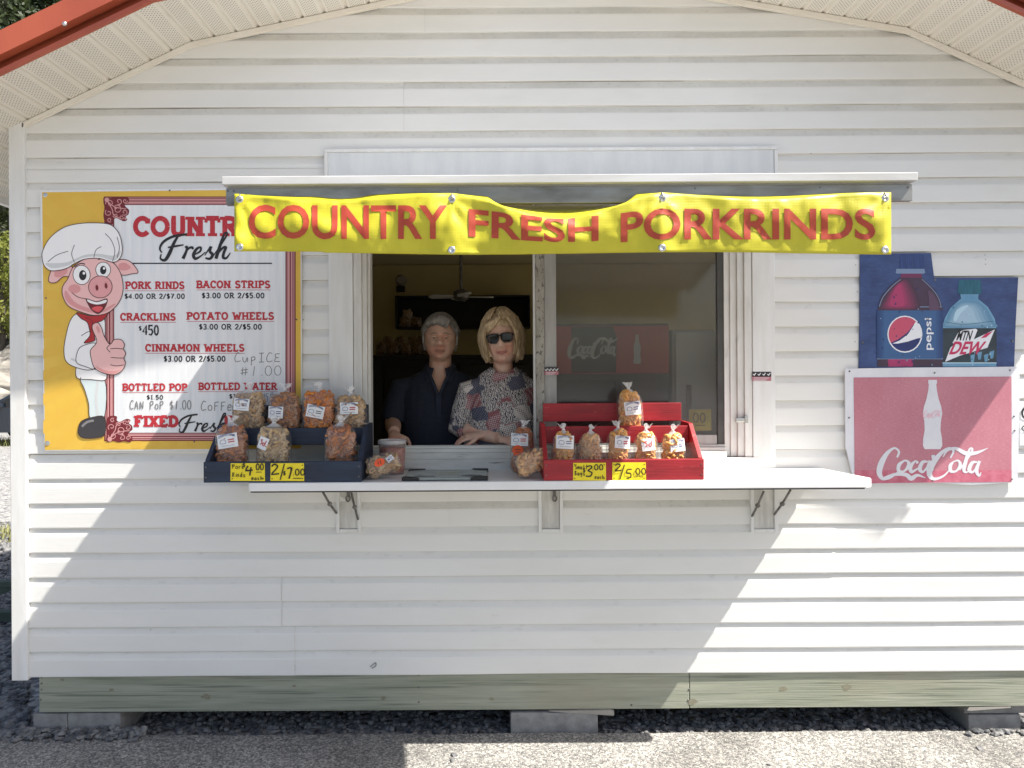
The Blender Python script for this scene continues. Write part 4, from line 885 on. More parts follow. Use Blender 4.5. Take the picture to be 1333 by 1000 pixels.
LW = ink('label_white', (238, 238, 238), .4); LB = ink('label_blue', (44, 52, 116), .5); LR = ink('label_red', (190, 40, 46), .5); LG = ink('label_grey', (120, 124, 138), .5); ORS = ink('sticker_orange', (240, 92, 40), .45)
def bag(cx, bot, wpx, hpx, d, kind, label, shape='rind', seed=1, lab=None, lean=0, extra=None, group=None, tie=True, dep=.62, lying=None, count=None, stickers=(), name='snack_bag', cat='bag'):
    """cx, bot, wpx, hpx: photo pixels of the filled body; real size follows from the distance d"""
    rr = random.Random(seed); Y = CAM_D-d; w_ = wpx*Y/FOC; h = hpx*Y/FOC; base = at(cx, bot, d)
    if lying is not None: M = lying
    else: M = Matrix.Rotation(lean, 3, 'Y')
    root = thing(name, base, label, cat, group)
    P = lambda x, y, z: base+M @ Vector((x, y, z))
    prof = [(0, .78), (.05, .92), (.2, 1.0), (.5, .99), (.75, .95), (.88, .84), (.96, .62), (1.0, .40)]
    def rad(t):
        for (a, ra), (c, rc) in zip(prof, prof[1:]):
            if a <= t <= c: return ra+(rc-ra)*(t-a)/(c-a)
        return .4
    def surf(az, t, k=1.0):
        r = rad(t)*k; c, s_ = math.cos(az), math.sin(az)
        c = math.copysign(abs(c)**.8, c); s_ = math.copysign(abs(s_)**.8, s_)
        return (w_/2*r*c, w_/2*dep*r*s_, h*t)
    fb = MB()
    core = [(0, 0, h*t, w_/2*rad(t)*.72, w_/2*dep*rad(t)*.66) for t in (0.02, .2, .5, .75, .88, .95)]
    cb = MB(); cb.rings(core, 14); fb.add([P(*v) for v in cb.v], cb.f)
    sz = {'rind': .0135, 'wheel': .0150, 'strip': .012}[shape]*(1.0 if hpx > 44 else .85)
    N = count or int((150 if hpx > 46 else 95))
    for i in range(N):
        t = rr.uniform(.07, .93); az = rr.uniform(0, 2*PI) if i % 4 == 0 else rr.uniform(-PI, 0)
        R_ = sz*rr.uniform(.75, 1.25)
        c = Vector(surf(az, t, max(.4, 1-rr.uniform(.95, 1.3)*R_/(w_/2*.74)))); thick = R_*(rr.uniform(.42, .62) if shape == 'rind' else rr.uniform(.26, .36))
        nrm = Vector((math.cos(az), math.sin(az)/dep, .1)).normalized(); q = Vector((rr.gauss(0, 1), rr.gauss(0, 1), rr.gauss(0, 1))); 
        ax = (nrm*(1.2 if shape == 'wheel' else .5)+q*.5).normalized(); e1 = ax.orthogonal().normalized(); e2 = ax.cross(e1)
        a0 = rr.uniform(0, 6.28); sweep = rr.uniform(2.6, 4.8) if shape == 'rind' else rr.uniform(4.6, 5.9)
        st = 8 if shape == 'rind' else 12; pts, rs = [], []
        tw = rr.uniform(-.7, .7)
        for j in range(st):
            a = a0+sweep*j/(st-1); k = R_*(1+.22*noise.noise(c*90+Vector((j*.6, i, 0))))
            pts.append(P(*(c+e1*math.cos(a)*k+e2*math.sin(a)*k*.85+ax*R_*tw*(j/st-.5))))
            rs.append(thick*(.7+.5*math.sin(PI*(j+.5)/st))*rr.uniform(.85, 1.15))
        fb.tube(pts, rs, 6, flat=.75 if shape == 'rind' else .9)
    fb.build('contents', FOOD[kind], root, smooth=True)
    # film skin, gathered to a neck and flared above it
    vs = []; nz, na = 16, 36; ph = rr.uniform(0, 6)
    T = [i/(nz-1) for i in range(nz)]
    for t in T:
        for k in range(na):
            az = 2*PI*k/na; x, y, z = surf(az, t, 1.0)
            wv = 1+.022*math.sin(az*7+ph+t*5)*(1-t*.2)+.02*noise.noise(Vector((x*60, y*60, z*40+seed)))
            vs.append(P(x*wv, y*wv, z))
    fs = [(i*na+k, i*na+(k+1) % na, (i+1)*na+(k+1) % na, (i+1)*na+k) for i in range(nz-1) for k in range(na)]+[tuple(reversed(range(na)))]
    sk = MB(); sk.add(vs, fs); film = sk.build('film', FILM, root, smooth=True, fixn=False)
    if tie:
        nk = MB(); lv = []; up = h+.0; tl = .030+.004*rr.random(); ox = rr.uniform(-.007, .007)
        for i, (z, r) in enumerate([(-.006, .42), (.004, .24), (.010, .10), (.013, .085), (.017, .11), (.024, .22), (tl, .30)]):
            for k in range(24):
                az = 2*PI*k/24; rr_ = w_/2*r*(1+(.35 if i > 3 else .12)*math.sin(az*5+ph))*(1+.2*noise.noise(Vector((k*.9, i*.5, seed*3.1))))
                lv.append(P(rr_*math.cos(az)+ox*max(0, i-3)/2, rr_*.6*math.sin(az), up+z*(1+.25*(math.sin(az*3+ph) if i > 4 else 0))))
        nk.add(lv, [(i*24+k, i*24+(k+1) % 24, (i+1)*24+(k+1) % 24, (i+1)*24+k) for i in range(6) for k in range(24)]); nk.build('gathered_neck', FILMT, root, smooth=True, fixn=False)
        tb = MB(); r = w_/2*.10; tb.tube([P(r*math.cos(a), r*.7*math.sin(a), up+.0125) for a in [i*PI/6 for i in range(13)]], .0016, 5); tb.build('twist_tie', LW, root)
    if lab:
        lx, ly, lw_, lh, rot, kind_ = lab                  # offsets in px from body bottom centre; on the front of the film
        sc_ = Y/FOC; c, s_ = math.cos(rot), math.sin(rot)
        def LP(u, v, o):
            x = (lx+u*c-v*s_)*sc_; z = (ly+u*s_+v*c)*sc_
            t = max(.04, min(.9, z/h)); r = rad(t)*1.04; xx = max(-.97, min(.97, x/(w_/2*r)))
            return P(x, -w_/2*dep*r*(1-abs(xx)**2.5)**.4-.004-o*1.2, z)
        G = Art(LP); 
        nU = 6
        for i in range(nU): G.poly([(-lw_/2+lw_*i/nU, -lh/2), (-lw_/2+lw_*(i+1)/nU, -lh/2), (-lw_/2+lw_*(i+1)/nU, lh/2), (-lw_/2+lw_*i/nU, lh/2)], LW, 0)
        G.k = 0
        lb = G.build('label', root)
        H = Art(LP)
        if kind_ == 'sd':
            H.stroke([(-.1*lw_, .25*lh), (-.25*lw_, .22*lh), (-.1*lw_, 0), (-.25*lw_, -.15*lh)], 1.2, LR, 2); H.stroke([(.2*lw_, .05*lh), (.02*lw_, .02*lh), (.05*lw_, -.15*lh), (.22*lw_, -.1*lh), (.26*lw_, .3*lh)], 1.1, LR, 2); H.ell(.36*lw_, -.14*lh, .7, .7, LR, 2)
        else:
            vs_, fs_ = glyphs('COUNTRY FARMS', .02); 
            H.b.add([LP((u-.5)*lw_*.84, lh*(.22+.13*(1-(2*u-1)**2)+.17*v), .0012) for u, v in vs_], fs_, H.mi(LB))
            H.stroke([(-.36*lw_, -.1*lh), (-.3*lw_, .1*lh), (-.12*lw_, .1*lh), (-.06*lw_, -.02*lh), (-.1*lw_, -.16*lh), (-.3*lw_, -.16*lh)], .45, LB, 2, 4, True)
            for k in range(2): H.stroke([(.05*lw_, .06*lh-k*.16*lh), (.36*lw_, .07*lh-k*.16*lh)], 1.2 if kind_ == 'red' else .9, LR if kind_ == 'red' else LB if kind_ == 'blue' else BLKI, 2, 0)
            H.stroke([(-.3*lw_, -.34*lh), (.34*lw_, -.34*lh)], .4, LG, 2, 0)
        H.build('label_print', lb)
    for (lx, ly, rx, ry, rot) in stickers:
        sc_ = Y/FOC; t = max(.05, min(.9, ly*sc_/h)); r = rad(t)*1.05
        def SP(u, v, o, lx=lx, ly=ly, r=r):
            x = (lx+u)*sc_; xx = max(-.97, min(.97, x/(w_/2*r))); return P(x, -w_/2*dep*r*(1-abs(xx)**2.5)**.4-.006-o*1.5, (ly+v)*sc_)
        G = Art(SP); G.ell(0, 0, rx, ry, ORS, 0, rot, 18); G.stroke([(-rx*.5, ry*.2), (rx*.5, ry*.2)], .7, BLKI, 1, 0); G.stroke([(-rx*.45, -ry*.25), (rx*.4, -ry*.25)], .7, BLKI, 1, 0); G.build('round_sticker', root)
    return root
GU, GN, GF = 'bags on the upper tier of the navy crate', 'bags on the lower tier of the navy crate', 'small bags on the lower tier of the red crate'
dU, dL = .145, .27
bag(325, 560, 44, 51, dU, 'tan', 'clear bag of pale tan pork rinds, leftmost on the upper navy tier', seed=11, lab=(-6, 34, 21, 15, -.08, 'blue'), group=GU)
bag(371, 560, 44, 49, dU, 'brown', 'clear bag of brownish rinds between the pale bag and the orange bag', seed=12, lab=(-8, 24, 20, 15, -.05, 'blue'), group=GU)
bag(416, 561, 45, 53, dU, 'orange', 'clear bag of bright orange rinds on the upper navy tier', seed=13, lab=(-2, 26, 23, 16, -.2, 'black'), group=GU)
bag(457, 562, 42, 47, dU, 'tan', 'clear bag of tan rinds at the right end of the upper navy tier', seed=14, lab=(0, 31, 23, 15, .02, 'red'), group=GU)
zl = lambda d: 487-((CT+.023)-CAM_H)*FOC/(CAM_D-d)*1.0
bag(302, zl(dL), 43, 62, dL, 'rust', 'clear bag of reddish brown rinds at the left end of the lower navy tier', seed=15, lab=(-1, 42, 26, 18, .15, 'red'), group=GN)
bag(357, zl(dL), 45, 61, dL, 'pale', 'clear bag of pale rinds with a square white handmarked label', seed=16, lab=(-10, 39, 13, 16, -.35, 'sd'), group=GN)
bag(444, zl(dL), 43, 62, dL, 'rust', 'clear unlabelled bag of orange brown rinds on the lower navy tier', seed=27, group=GN)
for (cx, hh, kd, sh, lab_, sd_, txt) in ((734, 46, 'wheel', 'wheel', (1, 40, 23, 17, -.06, 'blue'), 31, 'leftmost small bag in the red crate, wide white label low light'), (769, 45, 'cinn', 'wheel', None, 32, 'small bag of tan wheels without a front label in the red crate'),
        (805, 49, 'wheel', 'wheel', (4, 40, 20, 16, -.08, 'red'), 33, 'small bag of bright golden wheels in the middle of the red crate'), (841, 46, 'wheel', 'wheel', (1, 37, 17, 16, .12, 'sd'), 34, 'small golden bag with a red handmarked square label in the red crate'), (876, 45, 'wheel', 'rind', (4, 36, 20, 16, .08, 'blue'), 35, 'small golden bag at the right end of the red crate')):
    bag(cx, zl(dL), 32, hh+6, dL, kd, {31: 'small bag at the left end of the red crate with a wide white label'}.get(sd_, txt), shape=sh, seed=sd_, lab=lab_, group=GF)
bag(821, 557, 34, 48, .12, 'wheel', 'small golden bag of wheels standing alone on the upper red tier', shape='wheel', seed=41, lab=(2, 26, 21, 17, .06, 'blue'), lean=-.05)
# loose bags on the counter
dC = .20; zc = lambda d: 487-((CT+.003)-CAM_H)*FOC/(CAM_D-d)
bag(680, zc(.13)-.5, 34, 57, .13, 'rust', 'upright bag of brown rinds with an orange sticker left of the red crate', shape='wheel', seed=51, lab=(-5, 43, 22, 16, .0, 'red'), stickers=((-7, 29, 7, 7, 0), (6, 24, 7, 4, 25)), lean=.03)
LM = Matrix.Rotation(1.18, 3, 'Y') @ Matrix.Rotation(-.10, 3, 'X')
bag(673, zc(.31)-13, 33, 42, .31, 'cinn', 'bag of curled tan rinds lying against the upright bag by the red crate', shape='rind', seed=52, lying=LM, tie=False, dep=.7)
LM2 = Matrix.Rotation(1.30, 3, 'Y') @ Matrix.Rotation(-.15, 3, 'X')
bag(478, zc(.30)-11, 30, 44, .30, 'tan', 'bag of pale rinds lying by the clear tub, orange sticker on top', seed=53, lying=LM2, tie=False, dep=.8, stickers=((-5, 18, 5, 7, 10),), lab=(-6, 32, 9, 7, -1.2, 'blue'))
# clear tub with lid
q = at(507, 1, .12); tz = CT+.001
tub = thing('plastic_tub', (q.x, q.y, tz), 'clear round plastic tub of brown crumbs with a lid on the counter', 'tub')
b = MB(); b.lathe([(.052, 0), (.055, .02), (.060, .138), (.0595, .138), (.0545, .02), (.051, .003)], (q.x, q.y, tz), 'z', 28); b.build('tub_wall', FILM, tub, smooth=True)
b = MB(); b.lathe([(.050, .004), (.053, .02), (.0565, .116), (.02, .121)], (q.x, q.y, tz), 'z', 28)
rq = random.Random(5)
for i in range(120):
    a = rq.uniform(0, 6.28); z = rq.uniform(.01, .116); r = .0505+z*.04; b.lathe([(.001, -.004), (.005, -.001), (.0045, .003), (.001, .0045)], (q.x+r*math.cos(a), q.y+r*math.sin(a), tz+z), 'y', 5)
b.build('contents', food('tub_food', (206, 124, 96), (168, 90, 66)), tub, smooth=False)
b = MB(); b.lathe([(.063, .134), (.064, .139), (.063, .149), (.059, .150), (.057, .146), (.02, .146)], (q.x, q.y, tz), 'z', 32); b.build('lid', FILMT, tub, smooth=False)
# frosted glass mat with black corner holders
mt = thing('glass_mat', at(574, 618, .2), 'frosted glass counter mat with black corner holders below the open window', 'counter mat')
GLM = mat('frosted_glass_mat', (.33, .37, .35), (.28, .32, .305), rough=.22, scale=6)
gx0, gx1, gy0, gy1 = at(520, 620, .385).x+.01, at(634, 620, .385).x, CF+.025, -.075
b = MB(); b.box(gx0, gx1, gy0, gy1, CT+.004, CT+.011); b.build('glass', GLM, mt, bevel=.002)
for (x, sx) in ((gx0, 1), (gx1, -1)):
    for (y, sy) in ((gy0, 1), (gy1, -1)):
        b = MB(); b.prism([(x-sx*.004, y-sy*.004, CT+.001), (x+sx*.07, y-sy*.004, CT+.001), (x+sx*.06, y+sy*.012, CT+.001), (x+sx*.014, y+sy*.034, CT+.001), (x-sx*.004, y+sy*.04, CT+.001)], (0, 0, .014)); b.build('corner_holder', RUBBER, mt, bevel=.002)
GY = ink('mat_print_yellow', (168, 172, 104), .4); GD = ink('mat_print_dark', (64, 70, 68), .4)
A = Art(lambda x, y, o: Vector((x, y, CT+.0114+o)))
for j in range(7):
    x = gx0+(gx1-gx0)*(.13+.036*j); y = gy0+(gy1-gy0)*.16; A.rect(x, y, x+.0075, y+.028, GD, 1)
for k in range(2):
    for j in range(9-k*2):
        x = gx0+(gx1-gx0)*(.36+.035*j+.03*k); y = gy0+(gy1-gy0)*(.62-.2*k); A.rect(x, y, x+.006, y+.02, GY, 1)
A.ell(gx0+(gx1-gx0)*.80, gy0+(gy1-gy0)*.26, .04, .022, GD, 1); A.ell(gx0+(gx1-gx0)*.87, gy0+(gy1-gy0)*.24, .03, .016, GD, 1.5)
A.build('print', mt)
# ---------------------------------------------------------------- people
def sm(x, a, b):
    t = max(0, min(1, (x-a)/(b-a))); return t*t*(3-2*t)
def head_pt(p, fem=False):
    """unit sphere direction -> point of a head whose middle is the origin, looking along -y"""
    x, y, z = p
    X, Y, Z = x*.081, y*.096, z*.120
    lo = sm(-z, .1, 1); s_ = math.hypot(x, y)
    if z < 0 and s_ > 1e-4:
        f_ = s_**(-.38*sm(-z, 0, .4)); X *= f_
        if y < 0: Y *= f_**.6
    X *= 1-.17*lo*lo-.01*lo; 
    if Y > 0: Y *= 1-.45*lo
    else: Y *= 1-.06*lo
    X *= 1+.05*math.exp(-((Z-.03)/.05)**2)
    if y < 0:
        fr = sm(-y, .1, .6); g = lambda cx, cz, sx, sz: math.exp(-((X-cx)/sx)**2-((Z-cz)/sz)**2)
        d = 0
        ns = sm(Z, -.052, -.030)*sm(-Z, -.030, .012)
        d += .030*math.exp(-(X/(.011+.010*sm(-Z, .0, .03)))**2)*ns*(.45+.55*sm(-Z, -.02, .026))
        d += .006*(g(.013, -.034, .008, .008)+g(-.013, -.034, .008, .008))
        d -= .014*(g(.032, .005, .019, .013)+g(-.032, .005, .019, .013))
        d += .008*(g(.030, .028, .026, .009)+g(-.030, .028, .026, .009))
        d += .011*(g(.042, -.026, .019, .018)+g(-.042, -.026, .019, .018))
        d -= .006*(g(.036, -.052, .010, .016)+g(-.036, -.052, .010, .016))
        d += .006*g(0, -.060, .022, .006)+.0065*g(0, -.074, .018, .006)-.006*g(0, -.0665, .026, .0028)
        d += .012*g(0, -.103, .022, .014)-.007*g(0, -.086, .024, .006)
        if not fem:
            d -= .006*(g(.027, -.047, .005, .018)+g(-.027, -.047, .005, .018)); d -= .002*(g(0, .052, .04, .003)+g(0, .064, .04, .003)); d += .008*(g(.040, -.085, .02, .02)+g(-.040, -.085, .02, .02))
        else: d -= .004*(g(.029, -.049, .006, .014)+g(-.029, -.049, .006, .014))
        Y -= d*fr
    return Vector((X, Y, Z))
def head_mesh(b, c, k, yaw, fem=False, tilt=0):
    nu, nv = 64, 48; vs = []; M = Matrix.Rotation(tilt, 3, 'Y') @ Matrix.Rotation(yaw, 3, 'Z')
    for j in range(nv+1):
        th = PI*j/nv
        for i in range(nu):
            a = 2*PI*i/nu; vs.append(c+M @ (head_pt((math.sin(th)*math.cos(a), math.sin(th)*math.sin(a), math.cos(th)), fem)*k))
    b.add(vs, [(j*nu+i, (j+1)*nu+i, (j+1)*nu+(i+1) % nu, j*nu+(i+1) % nu) for j in range(nv) for i in range(nu)])
    for s_ in (-1, 1):
        b.tube([c+M @ Vector((s_*.077*k, .012*k, -.030*k)), c+M @ Vector((s_*.086*k, .016*k, -.005*k)), c+M @ Vector((s_*.084*k, .020*k, .022*k))], [(.007*k, .011*k), (.008*k, .017*k), (.006*k, .014*k)], 10, up=(0, 1, 0))
    return lambda v: c+M @ (Vector(v)*k)
def hand_mesh(b, wrist, fwd, up, side, k=1.0, curl=.35):
    """palm, four unequal bent fingers and a thumb from the palm's side"""
    F, U, Sd = Vector(fwd).normalized(), Vector(up).normalized(), Vector(side).normalized()
    b.tube([wrist-F*.02*k, wrist+F*.02*k, wrist+F*.055*k, wrist+F*.088*k], [(.027*k, .019*k), (.034*k, .018*k), (.041*k, .016*k), (.040*k, .013*k)], 14, up=U)
    for i, ln in enumerate((.070, .080, .075, .058)):
        o = wrist+F*(.080-.004*abs(i-1.2))*k+Sd*(.0305-.0203*i)*k; d = (F+Sd*(.10-.07*i)).normalized(); P = [o]; a = curl*.5
        for seg in (.45, .31, .24):
            P.append(P[-1]+(d*math.cos(a)-U*math.sin(a))*ln*seg*k); a += curl
        b.tube(P, [.0092*k, .0085*k, .0078*k, .0058*k], 8, up=U)
    o = wrist+F*.022*k+Sd*.028*k
    b.tube([o, o+(F*.55+Sd*.8-U*.2).normalized()*.034*k, o+(F*.8+Sd*.6-U*.3).normalized()*.062*k, o+(F*.95+Sd*.4-U*.35).normalized()*.084*k], [.013*k, .0112*k, .0098*k, .007*k], 9, up=U)
def fuse(b, name, m, parent, vox, sm_it=4, cut=None):
    """one continuous skin over all the shapes in b"""
    o = b.build('raw', m, parent, fixn=True)
    r = o.modifiers.new('r', 'REMESH'); r.mode = 'VOXEL'; r.voxel_size = vox; r.use_smooth_shade = True
    s_ = o.modifiers.new('s', 'SMOOTH'); s_.iterations = sm_it; s_.factor = .5
    me = bpy.data.meshes.new_from_object(o.evaluated_get(bpy.context.evaluated_depsgraph_get()))
    bpy.data.objects.remove(o)
    if cut:
        off = wloc(parent); bm = bmesh.new(); bm.from_mesh(me)
        bmesh.ops.delete(bm, geom=[f for f in bm.faces if cut(f.calc_center_median()+off)], context='FACES'); bm.to_mesh(me); bm.free()
    me.name = name; me.polygons.foreach_set('use_smooth', [True]*len(me.polygons))
    if not me.materials: me.materials.append(m)
    q = bpy.data.objects.new(name, me); COL.objects.link(q); q.parent = parent
    return q
def skin(name, c, c2): 
    red = (min(1, c[0]*1.0), c[1]*.70, c[2]*.66)
    m = mat(name, c, c2, rough=.48, scale=26, lo=.4, hi=.62, bump=.25, bscale=260); add_layer(m, red, 13, .5, .66, amount=.7); add_layer(m, (c[0]*.6, c[1]*.5, c[2]*.45), 150, .66, .74, amount=.35); m.node_tree.nodes['Principled BSDF'].inputs['Subsurface Weight'].default_value = .08
    m.node_tree.nodes['Principled BSDF'].inputs['Subsurface Radius'].default_value = (.01, .004, .002); return m
FLOOR = .297
def hair_shell(b, T, keep, thick, seed, k=1.0, n=64, nv=44, drop=None):
    """hair as an offset of the skull, kept where keep(az, el) says; az 0 = face"""
    vs = {}; fs = []; lst = []
    for j in range(nv+1):
        for i in range(n):
            th = PI*j/nv*.80; a = 2*PI*i/n
            p = (math.sin(th)*math.sin(a), -math.sin(th)*math.cos(a), math.cos(th))
            az = abs((math.degrees(a)+180) % 360-180); el = 90-math.degrees(th)
            h = head_pt(p); h.y = max(h.y, -.098)
            t = thick(az, el, (math.degrees(a)+180) % 360-180)*(1+.16*noise.noise(Vector((a*9, th*2.2, seed)))+.10*noise.noise(Vector((a*26, th*3, seed))))
            d = Vector((p[0], p[1], p[2]*.9)).normalized()
            lst.append((T(h+d*t), keep(az, el, (math.degrees(a)+180) % 360-180)))
    for j in range(nv):
        for i in range(n):
            q = [j*n+i, (j+1)*n+i, (j+1)*n+(i+1) % n, j*n+(i+1) % n]
            if all(lst[z][1] for z in q): fs.append(q)
    b.add([v for v, _ in lst], fs)
def face_features(root, T, iris, brow_m, lipc, fem=False):
    W_ = mat('eye_white', (.34, .31, .28), rough=.25); I_ = mat('eye_iris', iris, rough=.2)
    for s_ in (-1, 1):
        e = bpy.data.objects.new('eye', None); 
        b = MB(); c = T((s_*.031, -.0725, .004)); 
        b.rings([(c.x, c.y, c.z+.0105*math.cos(t), .0105*math.sin(t), .0105*math.sin(t)) for t in [PI*q/8 for q in range(1, 8)]][::-1], 14); eb = b.build('eye', W_, root, smooth=True)
        i_ = MB(); c2 = T((s_*.031, -.0825, .003)); i_.lathe([(.0058, .001), (.0056, -.0006), (.002, -.0012)], c2, 'y', 12); i_.build('iris', I_, eb)
        if not fem:
            l = MB(); l.tube([T((s_*(.031-.014), -.0805, .0045)), T((s_*.031, -.0838, .0095)), T((s_*(.031+.015), -.0770, .0055))], [.0038, .0056, .0034], 6); l.build('eyelid', brow_m[1], root, smooth=True)
        br = MB(); br.tube([T((s_*.014, -.096, .0235)), T((s_*.030, -.096, .0262)), T((s_*.050, -.082, .0195))], [.0028, .0034, .0018], 6); br.build('eyebrow', brow_m[0], root, smooth=True)
    up_ = .004 if fem else 0
    m = MB(); m.tube([T((-.028, -.083, -.0650+up_)), T((-.010, -.0945, -.0615)), T((0, -.0955, -.0625)), T((.010, -.0945, -.0615)), T((.028, -.083, -.0650+up_))], [(.0018, .0012), (.003, .003), (.003, .0026), (.003, .003), (.0018, .0012)], 8)
    m.tube([T((-.024, -.083, -.0685+up_*.7)), T((0, -.0965, -.0728)), T((.024, -.083, -.0685+up_*.7))], [.0016, .0042, .0016], 8); m.build('lips', mat('lips', lipc, rough=.45), root, smooth=True)
# ---- the man
my = .46; kx = (CAM_D+my)/FOC; mx = (573-640)*kx
man = thing('person', (mx, my, FLOOR), 'grey haired man in a dark navy polo shirt standing in the open window', 'person')
SK1 = skin('man_skin', (.62, .40, .30), (.58, .335, .24)); POLO = mat('navy_polo', (.016, .022, .042), (.011, .015, .03), rough=.85, scale=40, stretch=(1, 1, 3), bump=.2, bscale=300)
b = MB(); hc = Vector((mx+.004, my-.035, 1.846)); T = head_mesh(b, hc, 1.0, .06, False, .02)
b.tube([(mx, my+.01, 1.60), (mx, my+.005, 1.70), (mx+.002, my+.0, 1.80)], [.072, .060, .056], 18)
b.rings([(mx, my, 1.05, .165, .115), (mx, my-.015, 1.20, .175, .135), (mx, my-.01, 1.38, .175, .125), (mx, my, 1.53, .180, .105), (mx, my+.005, 1.61, .165, .085), (mx, my+.005, 1.655, .105, .065), (mx, my, 1.68, .062, .055)], 28)
def arm(b, sh, el, wr, r=(.056, .046, .043, .030)):
    sh, el, wr = Vector(sh), Vector(el), Vector(wr)
    b.tube([sh, sh.lerp(el, .5), el, el.lerp(wr, .25), el.lerp(wr, .6), wr], [r[0], r[1]*1.02, r[2], r[2]*1.0, r[2]*.86, r[3]], 16)
mS = (mx-.208, my+.0, 1.595); mE = (mx-.250, my-.02, 1.405); mW = (mx-.214, my-.235, 1.375)
arm(b, mS, mE, mW); hand_mesh(b, Vector(mW)+Vector((.006, -.028, -.012)), (.25, -.88, -.30), (.05, -.25, .95), (.95, .2, 0), 1.02, .42)
mS2 = (mx+.195, my+.02, 1.60); mE2 = (mx+.225, my+.09, 1.36); mW2 = (mx+.22, my+.03, 1.14)
arm(b, mS2, mE2, mW2); hand_mesh(b, Vector(mW2)+Vector((0, -.006, -.03)), (-.02, -.12, -1), (.95, -.1, 0), (0, -1, .1), 1.02, .35)
for s_ in (-1, 1):
    b.tube([(mx+s_*.085, my, 1.08), (mx+s_*.095, my-.01, .84), (mx+s_*.10, my-.01, .74), (mx+s_*.10, my+.01, .55), (mx+s_*.10, my+.02, .36)], [.092, .075, .060, .056, .04], 16)
    b.tube([(mx+s_*.10, my+.05, .335), (mx+s_*.105, my-.06, .33), (mx+s_*.115, my-.17, .318)], [(.034, .036), (.042, .03), (.036, .02)], 12, up=(0, 0, 1))
fuse(b, 'body', SK1, man, .0048, 3)
b = MB()
b.rings([(mx, my-.005, .98, .185, .130), (mx, my-.015, 1.08, .190, .142), (mx, my-.02, 1.22, .205, .152), (mx, my-.012, 1.38, .205, .140), (mx, my, 1.53, .212, .120), (mx, my+.005, 1.61, .205, .099), (mx, my+.005, 1.662, .140, .080), (mx, my, 1.685, .074, .068)], 30)
for (s0, e0) in ((mS, mE), (mS2, mE2)):
    s0, e0 = Vector(s0), Vector(e0); b.tube([s0+Vector(((mx-s0.x)*.35, 0, .0)), s0+Vector((0, 0, -.010)), s0.lerp(e0, .5), s0.lerp(e0, .92)], [.058, .064, .068, .071], 18)
zv = 1.555
def vcut(p): 
    if p.z > 1.645 and (p.x-mx)**2+(p.y-my)**2 < .070**2: return True
    return p.y < my-.02 and p.z > zv and abs(p.x-mx-.002) < (p.z-zv)*.42
sh = fuse(b, 'polo_shirt', POLO, man, .0045, 6, vcut)
ve = MB()
for s_ in (-1, 1):
    ve.tube([(mx+.002+s_*.002, my-.133, zv-.012), (mx+.002+s_*(.018), my-.126, zv+.035), (mx+.002+s_*.036, my-.110, zv+.075), (mx+.002+s_*.056, my-.080, zv+.118), (mx+s_*.066, my-.045, zv+.140)], [(.0085, .005)]*5, 8, up=(0, -1, 0))
ve.build('neck_edge', mat('polo_edge', (.02, .027, .05), (.015, .02, .038), rough=.85, scale=60), sh, smooth=True)
POLO2 = mat('polo_collar', (.022, .03, .055), (.016, .022, .042), rough=.85, scale=60)
for s_ in (-1, 1):
    c = MB(); P1 = []; n_ = 12
    for i in range(n_+1):
        a = math.radians(90*s_-(-1)*0+s_*(0))  # placeholder for readability
        t = i/n_; ang = PI/2-s_*(t*PI*.86)
        rx, ry = .070, .066
        x, y = mx+rx*math.cos(ang)*1.0, my+ry*math.sin(ang)
        front = sm(t, .55, 1); dz = -.030*front
        P1.append((Vector((x, y-.006*front, 1.722+dz)), Vector((mx+(rx+.030)*math.cos(ang)*(1+.10*front), my+(ry+.026)*math.sin(ang)-.022*front, 1.672+dz*1.35-.012*front))))
    vs = [q for pr in P1 for q in pr]; c.add(vs, [(2*i, 2*i+1, 2*i+3, 2*i+2) for i in range(n_)])
    o = c.build('collar', POLO2, sh, smooth=True); sd = o.modifiers.new('t', 'SOLIDIFY'); sd.thickness = .004
BTN = mat('pale_button', (.35, .34, .33), rough=.3)
pk = MB(); 
for (x, z) in ((-.030, 1.632), (.002, 1.548)):
    b = MB(); b.lathe([(.0058, 0), (.0058, -.0025), (.003, -.003)], (mx+x, my-(.104 if z > 1.6 else .122), z), 'y', 10); b.build('button', BTN, sh)
pk.box(mx-.014, mx+.016, my-.138, my-.12, 1.44, 1.553)
o = pk.build('placket', POLO2, sh, bevel=.002)
TRO = mat('dark_trousers', (.02, .022, .028), (.014, .016, .02), rough=.85, scale=30)
def trousers(root, x, y, top, rw, rd, m):
    b = MB(); b.rings([(x, y, top-.22, rw, rd), (x, y, top-.1, rw*1.03, rd*1.03), (x, y, top, rw*.98, rd)], 24)
    for s_ in (-1, 1): b.tube([(x+s_*.085, y, top-.14), (x+s_*.097, y-.01, .8), (x+s_*.102, y, .58), (x+s_*.102, y+.015, .36)], [.106, .09, .078, .075], 16)
    fuse(b, 'trousers', m, root, .009, 3)
    SH = mat('dark_shoe', (.02, .018, .016), rough=.5)
    for s_ in (-1, 1):
        q = MB(); q.tube([(x+s_*.10, y+.075, .335), (x+s_*.103, y+.0, .34), (x+s_*.107, y-.08, .328), (x+s_*.115, y-.20, .318)], [(.034, .038), (.043, .042), (.047, .032), (.036, .020)], 12, up=(0, 0, 1)); q.build('shoe', SH, root, smooth=True)
trousers(man, mx, my, 1.05, .178, .128, TRO)
GH = mat('grey_hair', (.30, .28, .255), (.17, .155, .14), rough=.6, scale=30, stretch=(3, 3, .5), bump=.5, bscale=120, bstretch=(2, 2, .2)); BR1 = mat('grey_brow', (.26, .22, .18), rough=.7)
